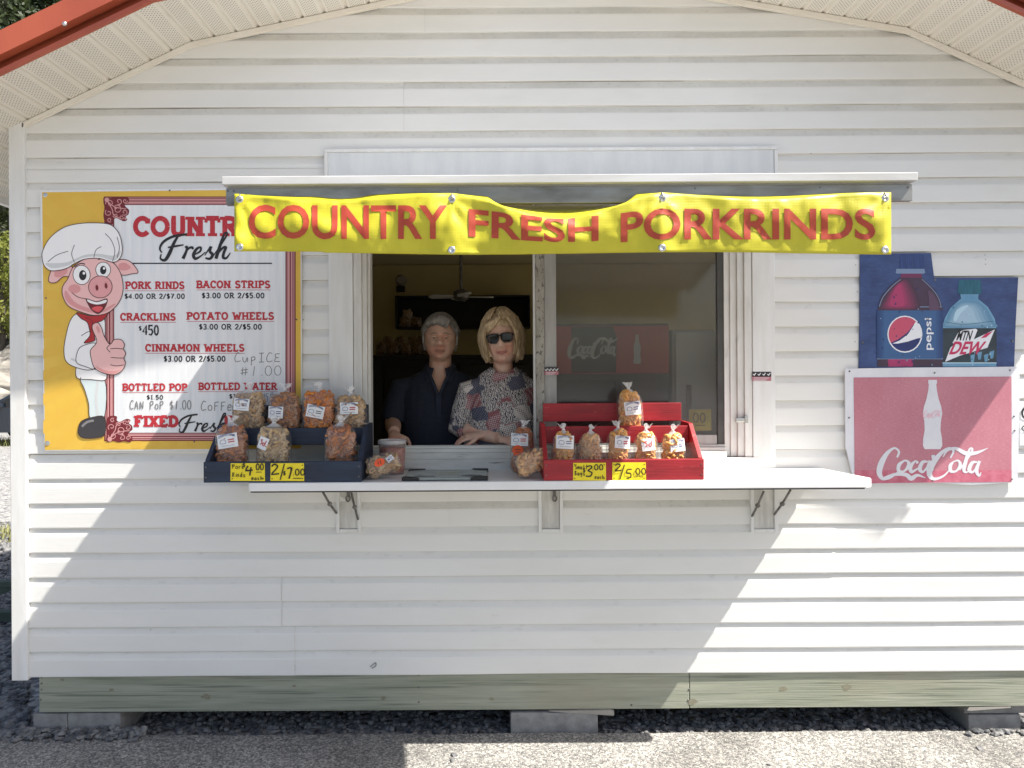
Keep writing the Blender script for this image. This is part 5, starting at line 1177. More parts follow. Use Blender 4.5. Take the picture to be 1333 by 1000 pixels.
b = MB(); hair_shell(b, T, lambda az, el, sg: el > (36+5*math.sin(sg*.08) if az < 40 else 36-(az-40)*1.1 if az < 62 else 10 if az < 70 else -14 if az < 82 else 4 if az < 100 else -30), lambda az, el, sg: .010+.008*sm(el, 25, 80)+.003*sm(az, 50, 80), 3)
o = b.build('hair', GH, man, smooth=True, fixn=False); sd = o.modifiers.new('t', 'SOLIDIFY'); sd.thickness = .010; sd.offset = -1
fl = MB(); rh = random.Random(2)
for i in range(30):                                     # fringe brushed across the forehead
    t = i/29; x0 = .058-.112*t; z0 = .118-.034*abs(t-.45)
    fl.tube([T((x0, -.068-.012*math.sin(PI*t), z0)), T((x0-.016, -.089-.006*math.sin(PI*t)+.018*t*t, z0-.022)), T((x0-.030, -.086+.030*t*t, z0-.044-rh.uniform(0, .010)))], [.0055, .0062, .0025], 5)
for s_ in (-1, 1):
    for i in range(16):
        t = i/15; y0 = -.040+.095*t
        fl.tube([T((s_*.074, y0-.004, .078)), T((s_*.088, y0, .046)), T((s_*.086, y0+.006, .020-rh.uniform(0, .012)-(.030*t if t > .45 else 0)))], [.007, .0065, .003], 5)
def strands(mb, T, n, r, seed, path):
    rr = random.Random(seed)
    for i in range(n):
        P = path(rr)
        if P: mb.tube([T(p) for p in P], [r*.8, r, r*.9, r*.25][:len(P)], 4)
def skull(a, el, lift):
    th = math.radians(90-el); p = (math.sin(th)*math.sin(a), -math.sin(th)*math.cos(a), math.cos(th)); h = head_pt(p); h.y = max(h.y, -.098)
    return h+Vector(p)*lift
def mpath(rr):
    a = rr.uniform(-PI, PI); az = abs(math.degrees(a)); e1 = rr.uniform(30, 84)
    if az < 45 and e1 < 50: e1 = rr.uniform(50, 84)
    d = rr.uniform(14, 26); sw = rr.uniform(-.10, -.32) if az < 80 else rr.uniform(-.1, .1)
    e_ = max(e1-d, 34 if az < 50 else 8)
    return [skull(a, e1, .012), skull(a+sw*.4, e1-d*.35, .020), skull(a+sw*.8, (e1+e_*2)/3, .020), skull(a+sw, e_, .014)]
strands(fl, T, 380, .0030, 5, mpath)
fl.build('hair_locks', GH, man, smooth=True, fixn=False)
face_features(man, T, (.03, .03, .035), (BR1, SK1), (.42, .215, .165))
# ---- the woman
wy = .27; kx = (CAM_D+wy)/FOC; wx = (655-640)*kx
wom = thing('person', (wx, wy, FLOOR), 'blonde woman in sunglasses and a patchwork print top leaning on the window sill', 'person')
SK2 = skin('woman_skin', (.68, .46, .355), (.64, .395, .295))
def patchwork():
    m = bpy.data.materials.new('patchwork_print'); m.use_nodes = True; n = m.node_tree.nodes; L = m.node_tree.links; p = n['Principled BSDF']; p.inputs['Roughness'].default_value = .8
    tc = n.new('ShaderNodeTexCoord'); vs = n.new('ShaderNodeMapping'); vs.inputs['Rotation'].default_value = (0, .25, 0); L.new(tc.outputs['Object'], vs.inputs[0])
    fl = n.new('ShaderNodeMapping'); fl.inputs['Scale'].default_value = (1, .35, 1); L.new(vs.outputs[0], fl.inputs[0])
    v = n.new('ShaderNodeTexVoronoi'); v.inputs['Scale'].default_value = 14; v.distance = 'CHEBYCHEV'; v.inputs['Randomness'].default_value = .75; L.new(fl.outputs[0], v.inputs['Vector'])
    sp = n.new('ShaderNodeSeparateColor'); L.new(v.outputs['Color'], sp.inputs[0])
    def mixc(f, a, b_):
        x = n.new('ShaderNodeMix'); x.data_type = 'RGBA'
        for i, q in ((0, f), (6, a), (7, b_)):
            if isinstance(q, tuple): x.inputs[i].default_value = (*q, 1)
            else: L.new(q, x.inputs[i])
        return x.outputs[2]
    def mrange(s_, lo, hi):
        q = n.new('ShaderNodeMapRange'); q.inputs[1].default_value = lo; q.inputs[2].default_value = hi; L.new(s_, q.inputs[0]); return q.outputs[0]
    ch = n.new('ShaderNodeTexVoronoi'); ch.inputs['Scale'].default_value = 112; ch.inputs['Randomness'].default_value = .1; L.new(fl.outputs[0], ch.inputs['Vector'])
    wv = n.new('ShaderNodeTexWave'); wv.inputs['Scale'].default_value = 36; wv.inputs['Distortion'].default_value = 9; wv.inputs['Detail'].default_value = 2; wv.inputs['Detail Scale'].default_value = 2.5; L.new(fl.outputs[0], wv.inputs['Vector'])
    ck = n.new('ShaderNodeTexChecker'); ck.inputs['Scale'].default_value = 170; L.new(fl.outputs[0], ck.inputs['Vector'])
    cream, navy, wine = (.62, .57, .53), (.05, .048, .07), (.26, .10, .11)
    A_ = mixc(mrange(ch.outputs['Distance'], .36, .30), cream, navy); B_ = mixc(mrange(wv.outputs[0], .42, .56), navy, cream); Cc = mixc(ck.outputs['Fac'], (.16, .16, .2), (.04, .045, .08)); D_ = mixc(mrange(ch.outputs['Distance'], .40, .34), wine, (.55, .42, .42))
    r1 = mixc(mrange(sp.outputs[0], .30, .31), A_, B_); r2 = mixc(mrange(sp.outputs[0], .68, .69), r1, Cc); r3 = mixc(mrange(sp.outputs[1], .80, .81), r2, D_)
    L.new(r3, p.inputs['Base Color']); return m
TOP = patchwork()
b = MB(); hc = Vector((wx-.006, wy-.050, 1.830)); T = head_mesh(b, hc, 1.0, -.10, True, -.09)
b.tube([(wx, wy+.01, 1.60), (wx, wy+.0, 1.69), (wx-.004, wy-.015, 1.79)], [.058, .050, .048], 18)
b.rings([(wx, wy, 1.02, .175, .13), (wx, wy-.01, 1.16, .185, .14), (wx, wy-.02, 1.30, .175, .14), (wx, wy-.03, 1.44, .165, .14), (wx, wy-.01, 1.55, .160, .105), (wx, wy+.005, 1.61, .140, .080), (wx, wy+.005, 1.65, .095, .062), (wx, wy, 1.675, .058, .05)], 28)
wS = (wx+.17, wy, 1.585); wE = (wx+.205, wy-.03, 1.37); wW = (wx-.085, wy-.155, 1.372)
arm(b, wS, wE, wW, (.052, .045, .044, .027)); hand_mesh(b, Vector(wW)+Vector((-.024, -.002, -.004)), (-1, -.05, -.16), (0, -.30, .95), (0, -1, -.30), .92, .40)
wS2 = (wx-.17, wy, 1.585); wE2 = (wx-.215, wy-.03, 1.39); wW2 = (wx-.03, wy-.185, 1.352)
arm(b, wS2, wE2, wW2, (.052, .045, .044, .027)); hand_mesh(b, Vector(wW2)+Vector((.022, -.004, -.006)), (1, -.05, -.05), (0, -.3, .95), (0, -1, -.3), .92, .40)
for s_ in (-1, 1):
    b.tube([(wx+s_*.085, wy, 1.08), (wx+s_*.095, wy-.01, .84), (wx+s_*.10, wy-.01, .74), (wx+s_*.10, wy+.01, .55), (wx+s_*.10, wy+.02, .36)], [.092, .075, .058, .052, .038], 16)
    b.tube([(wx+s_*.10, wy+.05, .335), (wx+s_*.105, wy-.05, .33), (wx+s_*.115, wy-.14, .318)], [(.03, .034), (.038, .028), (.033, .02)], 12, up=(0, 0, 1))
fuse(b, 'body', SK2, wom, .0048, 3)
b = MB()
b.rings([(wx, wy, .98, .205, .15), (wx, wy-.01, 1.10, .212, .160), (wx-.004, wy-.012, 1.22, .212, .158), (wx-.002, wy-.018, 1.33, .196, .158), (wx, wy-.03, 1.44, .184, .158), (wx, wy-.012, 1.55, .174, .120), (wx, wy+.004, 1.615, .156, .094), (wx, wy+.004, 1.664, .112, .076), (wx, wy, 1.694, .066, .060)], 30)
for (s0, e0, w0) in ((wS, wE, wW), (wS2, wE2, wW2)):
    s0, e0, w0 = Vector(s0), Vector(e0), Vector(w0); b.tube([s0+Vector(((wx-s0.x)*.35, 0, .0)), s0+Vector((0, 0, -.010)), s0.lerp(e0, .5), e0, e0.lerp(w0, .22)], [.060, .064, .064, .064, .060], 18)
ts = fuse(b, 'patchwork_top', TOP, wom, .0045, 6, lambda p: p.z > 1.65 and (p.x-wx)**2+(p.y-wy+.01)**2 < .063**2)
nb = MB(); nb.tube([(wx+.063*math.cos(a), wy-.010+.061*math.sin(a), 1.672+.012*math.sin(a)) for a in [i*PI/14 for i in range(29)]], [.0055]*29, 8); nb.build('neckband', TOP, ts, smooth=True)
trousers(wom, wx, wy, 1.04, .192, .14, TRO)
BH = mat('blonde_hair', (.58, .44, .27), (.33, .23, .13), rough=.5, scale=26, stretch=(3, 3, .35), lo=.38, hi=.66, bump=.6, bscale=110, bstretch=(2, 2, .15))
b = MB()
def keepw(az, el, sg): return el > (34-8*math.sin((sg+30)/40) if az < 41 else -38)
def thickw(az, el, sg):
    t = .014+.018*sm(el, 0, 70)
    t += .006*sm(az, 50, 85)*sm(el, 50, -10)
    if az < 50: t *= .55+.45*sm(el, 34, 60)
    return t
hair_shell(b, T, keepw, thickw, 8)
for i in range(46):                                     # side and nape locks that carry the bob down to the jaw
    sg = -165+330*i/45
    if abs(sg) < 52: continue
    a = math.radians(sg); s_ = math.sin(a); c_ = -math.cos(a); L0 = -.098-.02*sm(abs(sg), 110, 170)
    P = [T((s_*.086, c_*.102+.010, .03)), T((s_*.095, c_*.108+.012, -.03)), T((s_*.095, c_*.102+.014, -.070)), T((s_*.088+.004*math.sin(i*2.3), c_*.090+.012, L0-.010*math.sin(i*1.7)))]
    b.tube(P, [.012, .017, .016, .006], 7)
o = b.build('hair', BH, wom, smooth=True, fixn=False)
fr = MB()
for i in range(26):                                     # swept fringe
    t = i/25; x0 = .032-.020*t; P = [T((x0-.01*t, -.060-.012*t, .132-.012*t)), T((x0-.035-.035*t*1.1, -.092+.004*t, .096-.022*t)), T((-.030-.052*t, -.086+.038*t, .062-.04*t)), T((-.050-.040*t, -.074+.05*t, .040-.075*t))]
    fr.tube(P, [.007, .008, .0065, .003], 6)
for i in range(22):
    t = i/21; P = [T((.024+.012*t, -.058-.004*t, .132-.008*t)), T((.046+.024*t, -.082+.022*t, .098-.018*t)), T((.064+.022*t, -.066+.035*t, .055-.04*t)), T((.076+.020*t, -.048+.045*t, .01-.075*t))]
    fr.tube(P, [.007, .008, .0065, .003], 6)
def wpath(rr):
    a = rr.uniform(-PI, PI); az = abs(math.degrees(a)); e1 = rr.uniform(40, 80)
    if az < 44: a += math.copysign(.75, a); az = abs(math.degrees(a))
    lo_ = rr.uniform(-36, 5); L_ = .010+.006*sm(az, 50, 85)
    return [skull(a*.75, e1, .038), skull(a*.92, e1*.55, L_+.016), skull(a, (e1*.2+lo_*.5), L_+.018), skull(a*1.03, lo_, L_+rr.uniform(.006, .022))]
strands(fr, T, 440, .0030, 6, wpath)
def wtop(rr):
    a = rr.uniform(-.8, .8); sw = rr.uniform(.25, .6)*(1 if a > -.2 else -1); e0 = rr.uniform(62, 86)
    return [skull(a, e0, .040), skull(a+sw*.3, e0-12, .046), skull(a+sw*.7, e0-24, .040), skull(a+sw, max(38, e0-36), .024)]
strands(fr, T, 170, .0031, 7, wtop)
fr.build('fringe', BH, wom, smooth=True, fixn=False)
face_features(wom, T, (.03, .03, .035), (mat('brown_brow', (.20, .13, .07), rough=.7), SK2), (.50, .19, .175), True)
LENS = mat('dark_lens', (.008, .008, .010), rough=.06); FRM = mat('black_sunglass_frame', (.012, .012, .012), rough=.3)
sg = bpy.data.objects.new('sunglasses', None); COL.objects.link(sg); sg.parent = wom; sg.location = T((0, -.1, .004))-wom.location; tag(sg, 'black rectangular sunglasses worn by the blonde woman')
for s_ in (-1, 1):
    o_ = [(.008, .020), (.030, .023), (.056, .019), (.060, .010), (.057, -.012), (.045, -.020), (.020, -.020), (.009, -.010)]
    b = MB(); yf = lambda x: -.108+.16*x*x/.06
    b.prism([T((s_*x*.9, yf(x*.9), z*.9+.003)) for x, z in o_], T((0, .003, 0))-T((0, 0, 0))); b.build('lens', LENS, sg)
    f_ = MB(); f_.tube([T((s_*x, yf(x)-.001, z+.003)) for x, z in o_+[o_[0]]], .0038, 6, flat=1.2); f_.build('lens_frame', FRM, sg, smooth=True)
    f_ = MB(); f_.tube([T((s_*.058, yf(.058), .018)), T((s_*.080, -.06, .016)), T((s_*.090, .03, .010))], [.004, .004, .003], 6); f_.build('temple', FRM, sg, smooth=True)
b = MB(); b.tube([T((-.010, -.109, .015)), T((0, -.113, .016)), T((.010, -.109, .015))], .0038, 6); b.build('bridge', FRM, sg, smooth=True)
# ---------------------------------------------------------------- inside the stand
def wx_(px, Y): return (px-640)*Y/FOC
def wz_(py, Y): return CAM_H+(487-py)*Y/FOC
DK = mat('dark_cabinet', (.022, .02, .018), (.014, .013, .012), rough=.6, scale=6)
cab = thing('storage_cabinet', (-.3, 2.7, FLOOR), 'low dark cabinet along the back wall carrying a row of snack bags', 'cabinet')
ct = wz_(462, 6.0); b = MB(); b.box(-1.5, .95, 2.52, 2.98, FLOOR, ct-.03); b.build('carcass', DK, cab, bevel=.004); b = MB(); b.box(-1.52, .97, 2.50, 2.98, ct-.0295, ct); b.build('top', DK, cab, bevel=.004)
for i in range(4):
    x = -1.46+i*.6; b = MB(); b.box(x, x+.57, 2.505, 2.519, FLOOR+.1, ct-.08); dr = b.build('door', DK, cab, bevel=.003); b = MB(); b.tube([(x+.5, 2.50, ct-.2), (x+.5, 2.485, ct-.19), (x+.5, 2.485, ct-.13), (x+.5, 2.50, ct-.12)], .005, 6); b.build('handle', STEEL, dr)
GB = 'bags of rinds on the back cabinet'
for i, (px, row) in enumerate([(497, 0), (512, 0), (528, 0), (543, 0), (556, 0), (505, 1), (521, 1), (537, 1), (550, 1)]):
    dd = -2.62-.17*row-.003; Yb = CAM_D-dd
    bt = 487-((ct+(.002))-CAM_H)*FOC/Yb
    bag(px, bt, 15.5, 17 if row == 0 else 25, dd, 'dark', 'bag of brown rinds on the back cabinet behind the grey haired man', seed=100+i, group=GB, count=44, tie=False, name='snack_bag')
sh_ = thing('wall_shelf', (wx_(604, 6.3), 2.9, wz_(427, 6.3)), 'long dark open box shelf high on the yellow back wall', 'shelf')
x0, x1, z0, z1 = wx_(517, 6.3), wx_(690, 6.3), wz_(428, 6.3), wz_(386, 6.3)
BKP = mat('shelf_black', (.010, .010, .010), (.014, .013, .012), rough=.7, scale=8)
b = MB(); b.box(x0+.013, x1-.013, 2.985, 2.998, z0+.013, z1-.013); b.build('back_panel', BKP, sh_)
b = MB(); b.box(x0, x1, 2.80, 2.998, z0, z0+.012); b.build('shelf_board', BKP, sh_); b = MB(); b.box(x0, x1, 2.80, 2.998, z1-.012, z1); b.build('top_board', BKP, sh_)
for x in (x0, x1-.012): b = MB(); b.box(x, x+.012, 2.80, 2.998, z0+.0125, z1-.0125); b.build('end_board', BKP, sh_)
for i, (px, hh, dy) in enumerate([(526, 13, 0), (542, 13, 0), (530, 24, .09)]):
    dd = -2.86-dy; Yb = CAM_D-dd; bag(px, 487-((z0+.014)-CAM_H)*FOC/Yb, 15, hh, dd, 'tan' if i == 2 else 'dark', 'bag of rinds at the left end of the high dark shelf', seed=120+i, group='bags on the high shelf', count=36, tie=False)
WHM = mat('dull_white_plastic', (.55, .54, .5), rough=.5)
fan = thing('ceiling_fan', (wx_(600, 5.1), 1.7, 2.625), 'small white ceiling fan hanging in front of the dark shelf', 'ceiling fan')
fx, fz = wx_(601, 5.1), wz_(389, 5.1)
b = MB(); b.lathe([(.05, 2.62-fz), (.012, 2.56-fz), (.010, .07)], (fx, 1.7, fz), 'z', 14); b.build('down_rod', STEEL, fan)
b = MB(); b.lathe([(.02, .07), (.055, .05), (.06, .015), (.045, -.005), (.02, -.012)], (fx, 1.7, fz), 'z', 18); b.build('motor', STEEL, fan, smooth=True)
for i in range(4):
    a = .15+i*PI/2; d = Vector((math.cos(a), math.sin(a), 0)); s_ = Vector((-d.y, d.x, .12)); c = Vector((fx, 1.7, fz+.01)); b = MB()
    b.prism([c+d*.055-s_*.03, c+d*.20-s_*.05, c+d*.23, c+d*.20+s_*.05, c+d*.055+s_*.03], (0, 0, .008)); b.build('blade', WHM, fan)
wl = thing('wall_lamp', (wx_(522, 6.35), 2.98, wz_(372, 6.35)), 'small round unlit lamp on the yellow back wall', 'lamp')
q = Vector((wx_(522, 6.35), 2.999, wz_(364, 6.35))); b = MB(); b.lathe([(.05, 0), (.05, -.02), (.03, -.055)], q, 'y', 20); b.build('round_head', mat('lamp_grey', (.3, .28, .24), rough=.4), wl, smooth=False); b = MB(); b.box(q.x-.035, q.x+.035, 2.93, 2.998, q.z-.10, q.z-.052); b.build('lamp_base', DK, wl, bevel=.004)
# drinks cooler with its illuminated-style header, seen through the screened pane
CY = .17; k = (CAM_D+CY)/FOC
co = thing('drinks_cooler', (.6, .6, FLOOR), 'dark drinks cooler with a red header sign behind the closed window pane', 'cooler')
cx0, cx1 = (722-640)*k, (871-640)*k; cz0, cz1 = wz_(487.5, CAM_D+CY), wz_(425, CAM_D+CY)
CB = mat('cooler_body', (.06, .06, .06), (.045, .045, .045), rough=.5, scale=5); CR = mat('cooler_red', (.58, .04, .04), (.50, .03, .03), rough=.45, scale=4); CW = mat('cooler_white', (.62, .62, .60), rough=.5); CG = mat('cooler_glass', (.02, .022, .024), rough=.1)
b = MB(); b.box(cx0, cx1, CY+.012, CY+.6, FLOOR, cz1+.01); b.build('cabinet', CB, co, bevel=.005)
b = MB(); b.box(cx0, cx1, CY, CY+.0115, cz0, cz1); hd = b.build('header_sign', CR, co)
cf = lambda d: flat(lambda x, y: (x, y), d)
A = Art(lambda x, y, o: Vector(((x-640)*k, CY-.0008-o, CAM_H+(487-y)*k))); 
A.poly([(744, 426), (798, 426), (803, 440), (802, 486), (744, 486)], CG, 0)
def sc_(x, y): return (741+(x-190)*.155, 441+(y-804)*.22)
cola_script(A, sc_, 2.2, CW, 1); 
A.poly(bottle(lambda x, y: (829.5+(x-394)*.135, 437+(y-543)*.142)), CW, 1)
A.build('header_print', hd)
b = MB(); b.box(cx0+.03, cx0+.30, CY+.001, CY+.0115, FLOOR+.15, cz0-.03); b.build('door', CG, co); b = MB(); b.box(cx0+.33, cx1-.03, CY+.001, CY+.0115, FLOOR+.15, cz0-.03); b.build('door', CB, co)
fg = thing('white_fridge', (1.2, .6, FLOOR), 'tall pale fridge to the right of the red header sign behind the glass', 'fridge')
b = MB(); b.box(cx1+.02, cx1+.62, CY+.02, CY+.6, FLOOR, cz1-.02); b.build('cabinet', CW, fg, bevel=.01); b = MB(); b.box(cx1+.03, cx1+.61, CY-.01, CY+.019, FLOOR+.1, cz1-.03); dr = b.build('door', CW, fg, bevel=.008); b = MB(); b.box(cx1+.08, cx1+.1, CY-.035, CY-.0105, 1.3, 1.6); b.build('handle', CB, dr, bevel=.003)
pc = thing('price_card', at(912, 560, -.0265), 'yellow price card taped inside the lower right corner of the window pane', 'price card')
p, q = at(897, 561, -.0265), at(926, 533, -.0265); b = MB(); b.box(p.x, q.x, .0265, .0275, p.z, q.z); b.build('card', CARD, pc)
A = Art(flat(lambda x, y: (x, y), -.026)); hand(A, '00', 902, 538, 9, 12, MARK, 1.2); hand(A, '_', 905, 553, 15, 1, MARK, .8); A.build('writing', pc)
# ---------------------------------------------------------------- ground
def asphalt():
    m = bpy.data.materials.new('worn_asphalt'); m.use_nodes = True; n = m.node_tree.nodes; L = m.node_tree.links; p = n['Principled BSDF']; p.inputs['Roughness'].default_value = .9; p.inputs['Specular IOR Level'].default_value = .2
    tc = n.new('ShaderNodeTexCoord'); v = n.new('ShaderNodeTexVoronoi'); v.inputs['Scale'].default_value = 125; L.new(tc.outputs['Object'], v.inputs['Vector'])
    v2 = n.new('ShaderNodeTexVoronoi'); v2.inputs['Scale'].default_value = 210; L.new(tc.outputs['Object'], v2.inputs['Vector'])
    sp = n.new('ShaderNodeSeparateColor'); L.new(v.outputs['Color'], sp.inputs[0])
    cr = n.new('ShaderNodeValToRGB'); e = cr.color_ramp.elements; e[0].color = (.12, .118, .114, 1); e[1].color = (.50, .475, .425, 1); e[1].position = 1
    for pos, c in ((.35, (.215, .208, .196)), (.62, (.29, .279, .258)), (.86, (.385, .368, .336))):
        q = cr.color_ramp.elements.new(pos); q.color = (*c, 1)
    L.new(sp.outputs[0], cr.inputs[0])
    ns = n.new('ShaderNodeTexNoise'); ns.inputs['Scale'].default_value = 2.2; ns.inputs['Detail'].default_value = 6; L.new(tc.outputs['Object'], ns.inputs['Vector'])
    mr = n.new('ShaderNodeMapRange'); mr.inputs[1].default_value = .35; mr.inputs[2].default_value = .7; mr.inputs[3].default_value = .70; mr.inputs[4].default_value = 1.14; L.new(ns.outputs[0], mr.inputs[0])
    mu = n.new('ShaderNodeVectorMath'); mu.operation = 'SCALE'; L.new(cr.outputs[0], mu.inputs[0]); L.new(mr.outputs[0], mu.inputs['Scale']); L.new(mu.outputs[0], p.inputs['Base Color'])
    ad = n.new('ShaderNodeMath'); L.new(v.outputs['Distance'], ad.inputs[0]); L.new(v2.outputs['Distance'], ad.inputs[1])
    b = n.new('ShaderNodeBump'); b.invert = True; b.inputs['Strength'].default_value = .6; b.inputs['Distance'].default_value = .005; L.new(ad.outputs[0], b.inputs['Height']); L.new(b.outputs[0], p.inputs['Normal'])
    return m
def gravelm(name='gravel_ground', k=.75):
    m = bpy.data.materials.new(name); m.use_nodes = True; n = m.node_tree.nodes; L = m.node_tree.links; p = n['Principled BSDF']; p.inputs['Roughness'].default_value = .9; p.inputs['Specular IOR Level'].default_value = .2
    tc = n.new('ShaderNodeTexCoord'); v = n.new('ShaderNodeTexVoronoi'); v.inputs['Scale'].default_value = 26; L.new(tc.outputs['Object'], v.inputs['Vector'])
    sp = n.new('ShaderNodeSeparateColor'); L.new(v.outputs['Color'], sp.inputs[0])
    cr = n.new('ShaderNodeValToRGB'); e = cr.color_ramp.elements; e[0].color = (.16*k, .165*k, .175*k, 1); e[1].color = (.52*k, .50*k, .47*k, 1); L.new(sp.outputs[0], cr.inputs[0]); L.new(cr.outputs[0], p.inputs['Base Color'])
    b = n.new('ShaderNodeBump'); b.invert = True; b.inputs['Strength'].default_value = 1; b.inputs['Distance'].default_value = .02; L.new(v.outputs['Distance'], b.inputs['Height']); L.new(b.outputs[0], p.inputs['Normal'])
    return m
GRM = gravelm()
b = MB(); b.add([(-120, -60, -.035), (120, -60, -.035), (120, 160, -.035), (-120, 160, -.035)], [(0, 1, 2, 3)]); tag(b.build('gravel_lot', GRM), kind='structure')
ASP = asphalt(); b = MB(); rg = random.Random(9); N = 300; edge = []
for i in range(N+1):
    x = -14+28*i/N; e_ = -.030+.012*noise.noise(Vector((x*2.2, 0, 0)))+.010*noise.noise(Vector((x*9, 4, 0)))
    if x < -1.9: e_ -= .07*sm(-x, 1.9, 2.5)
    edge.append((x, e_))
vs = []
for x, e_ in edge: vs += [(x, e_, 0.0), (x, -14, 0.0), (x, e_+.006, -.04)]
b.add(vs, [q for i in range(N) for q in ((3*i, 3*i+1, 3*i+4, 3*i+3), (3*i, 3*i+3, 3*i+5, 3*i+2))]); tag(b.build('asphalt_pad', ASP, fixn=False), kind='structure')
def stones(name, spots, lo, hi, m, label, seed):
    rr = random.Random(seed); b = MB(); 
    base = bmesh.new(); bmesh.ops.create_icosphere(base, subdivisions=1, radius=1); bv = [v.co.copy() for v in base.verts]; bf = [tuple(v.index for v in f.verts) for f in base.faces]; base.free()
    for (x, y, z) in spots:
        r = rr.uniform(lo, hi); M = Matrix.Rotation(rr.uniform(0, 6.3), 3, 'Z') @ Matrix.Rotation(rr.uniform(-.5, .5), 3, 'X'); sx, sy, sz_ = r*rr.uniform(.8, 1.4), r*rr.uniform(.7, 1.1), r*rr.uniform(.45, .8)
        b.add([Vector((x, y, z))+M @ Vector((v.x*sx*rr.uniform(.8, 1.15), v.y*sy*rr.uniform(.8, 1.15), v.z*sz_)) for v in bv], bf)
    o = b.build(name, m); tag(o, label, 'gravel', kind='stuff'); return o
STN = mat('grey_stone', (.20, .196, .19), (.07, .073, .078), rough=.85, scale=22, lo=.40, hi=.60, det=1)
sp = [(rg.uniform(-2.25, 2.8), rg.uniform(-.035, .75)**1.0, rg.uniform(-.034, -.022)) for _ in range(4200)]
sp += [(rg.uniform(-2.75, -1.95), rg.uniform(-.12, .03), rg.uniform(-.03, -.004)) for _ in range(420)]
sp += [(rg.uniform(-2.2, -1.62), -.012-abs(rg.gauss(0, .030)), rg.uniform(.0, .034)) for _ in range(300)]
sp = [(x, y, min(z, .034*max(0, 1+y/.09)+.004)) if y < -.01 and x < -1.6 else (x, y, z) for x, y, z in sp]
sp += [(rg.uniform(-2.4, 2.6), -rg.uniform(.12, .8), .0) for _ in range(14)]
sp += [(rg.uniform(2.15, 2.72), -.045-abs(rg.gauss(0, .016)), .006) for _ in range(46)]
stones('gravel', sp, .008, .021, STN, 'loose grey gravel under and along the front of the snack stand', 4)
sp = []
while len(sp) < 3400:
    Y = 3.3+5.2*rg.random()**1.6; X = -Y*rg.uniform(.640, .72)
    if X < -2.24: sp.append((X, Y-CAM_D, rg.uniform(-.034, -.018)))
stones('gravel', sp, .012, .032, STN, 'coarse grey gravel beside the left wall of the stand', 5)
# dry grass strips in the lot
def grass(x0, x1, y0, y1, n, h, m, label):
    b = MB(); rr = random.Random(n)
    for _ in range(n):
        x, y = rr.uniform(x0, x1), rr.uniform(y0, y1); hh = h*rr.uniform(.4, 1.2); a = rr.uniform(0, 6.3); w_ = .006; dx, dy = math.cos(a)*hh*.5, math.sin(a)*hh*.5
        b.add([(x-w_*math.sin(a), y+w_*math.cos(a), -.035), (x+w_*math.sin(a), y-w_*math.cos(a), -.035), (x+dx, y+dy, hh-.035)], [(0, 1, 2)])
    tag(b.build('grass', m, fixn=False), label, 'grass', kind='stuff')
GRS = mat('dry_grass', (.30, .27, .10), (.16, .19, .05), rough=.8, scale=3)
grass(-5.6, -4.5, 4.0, 4.75, 1500, .07, GRS, 'thin dry grass strip on the gravel lot left of the stand'); grass(-15, -9, 14.3, 16.2, 2500, .2, GRS, 'yellow green verge of grass at the near side of the dark car')
# ---------------------------------------------------------------- piers under the stand
def block(label, x0, x1, y0, y1, z0, z1, name='concrete_block', slots=False):
    b = MB(); b.box(x0, x1, y0, y1, z0, z1); o = b.build(name, CONC, None, bevel=.004); 
    me = o.data; c = Vector(((x0+x1)/2, (y0+y1)/2, z0)); o.location = c
    for v in me.vertices: v.co -= c
    return tag(o, label, 'concrete block', 'blocks under the stand')
def bx(px): return (px-640)*3.4/FOC
block('flat concrete paver at the far left corner under the base board', bx(45)-.02, bx(84)-.001, .004, .30, -.034, .088)
block('longer flat concrete paver second from the left corner', bx(84)+.001, bx(153), .006, .30, -.034, .090)
block('grey concrete block standing under the middle of the base board', bx(662), bx(775), -.012, .30, -.030, .085)
block('concrete block under the base board near the right end', bx(1262), bx(1330), .02, .32, -.034, .048); block('second concrete block stacked on the one near the right end', bx(1258), bx(1340), .03, .32, .050, .094)
b = MB(); x0, x1 = bx(712), bx(796); b.prism([(x0, -.016, .093), (x1, -.016, .072), (x1, -.016, .092), (x1-.02, -.016, .0975)], (0, .2, 0)); tag(b.build('wood_shim', mat('grey_wood', (.36, .34, .30), (.27, .25, .22), rough=.8, scale=6, stretch=(.5, 2, 8))), 'thin grey wooden wedge between the middle block and the base board', 'wood wedge')
b = MB(); x0, x1 = bx(1255), bx(1312); b.prism([(x0, -.006, .082), (x0+.02, -.006, .080), (x1, -.006, .093), (x1, -.006, .0985), (x0+.01, -.006, .0965)], (0, .2, 0)); tag(b.build('wood_shim', bpy.data.materials['grey_wood']), 'splintered grey wooden wedge at the right end of the base board', 'wood wedge')
# ---------------------------------------------------------------- things past the left corner
fr_ = thing('wooden_frame', (-3.45, 1.7, 0), 'low dark green wooden frame lying on the shaded gravel left of the stand', 'wooden frame')
GW = mat('dark_green_wood', (.06, .085, .065), (.04, .058, .045), rough=.7, scale=6, stretch=(.5, 2, 6))
b = MB(); b.box(-5.2, -3.2, 1.60, 1.66, .215, .255); b.build('top_rail', GW, fr_, bevel=.004); b = MB(); b.box(-5.2, -3.2, 1.60, 1.66, -.02, .05); b.build('bottom_rail', GW, fr_, bevel=.004)
for x in (-5.2, -3.26): b = MB(); b.box(x, x+.06, 1.605, 1.655, .0505, .2145); b.build('post', GW, fr_, bevel=.003)
b = MB(); b.prism([(-3.75, 1.61, .0505), (-3.62, 1.61, .0505), (-3.27, 1.61, .2145), (-3.40, 1.61, .2145)], (0, .03, 0)); b.build('brace', GW, fr_)
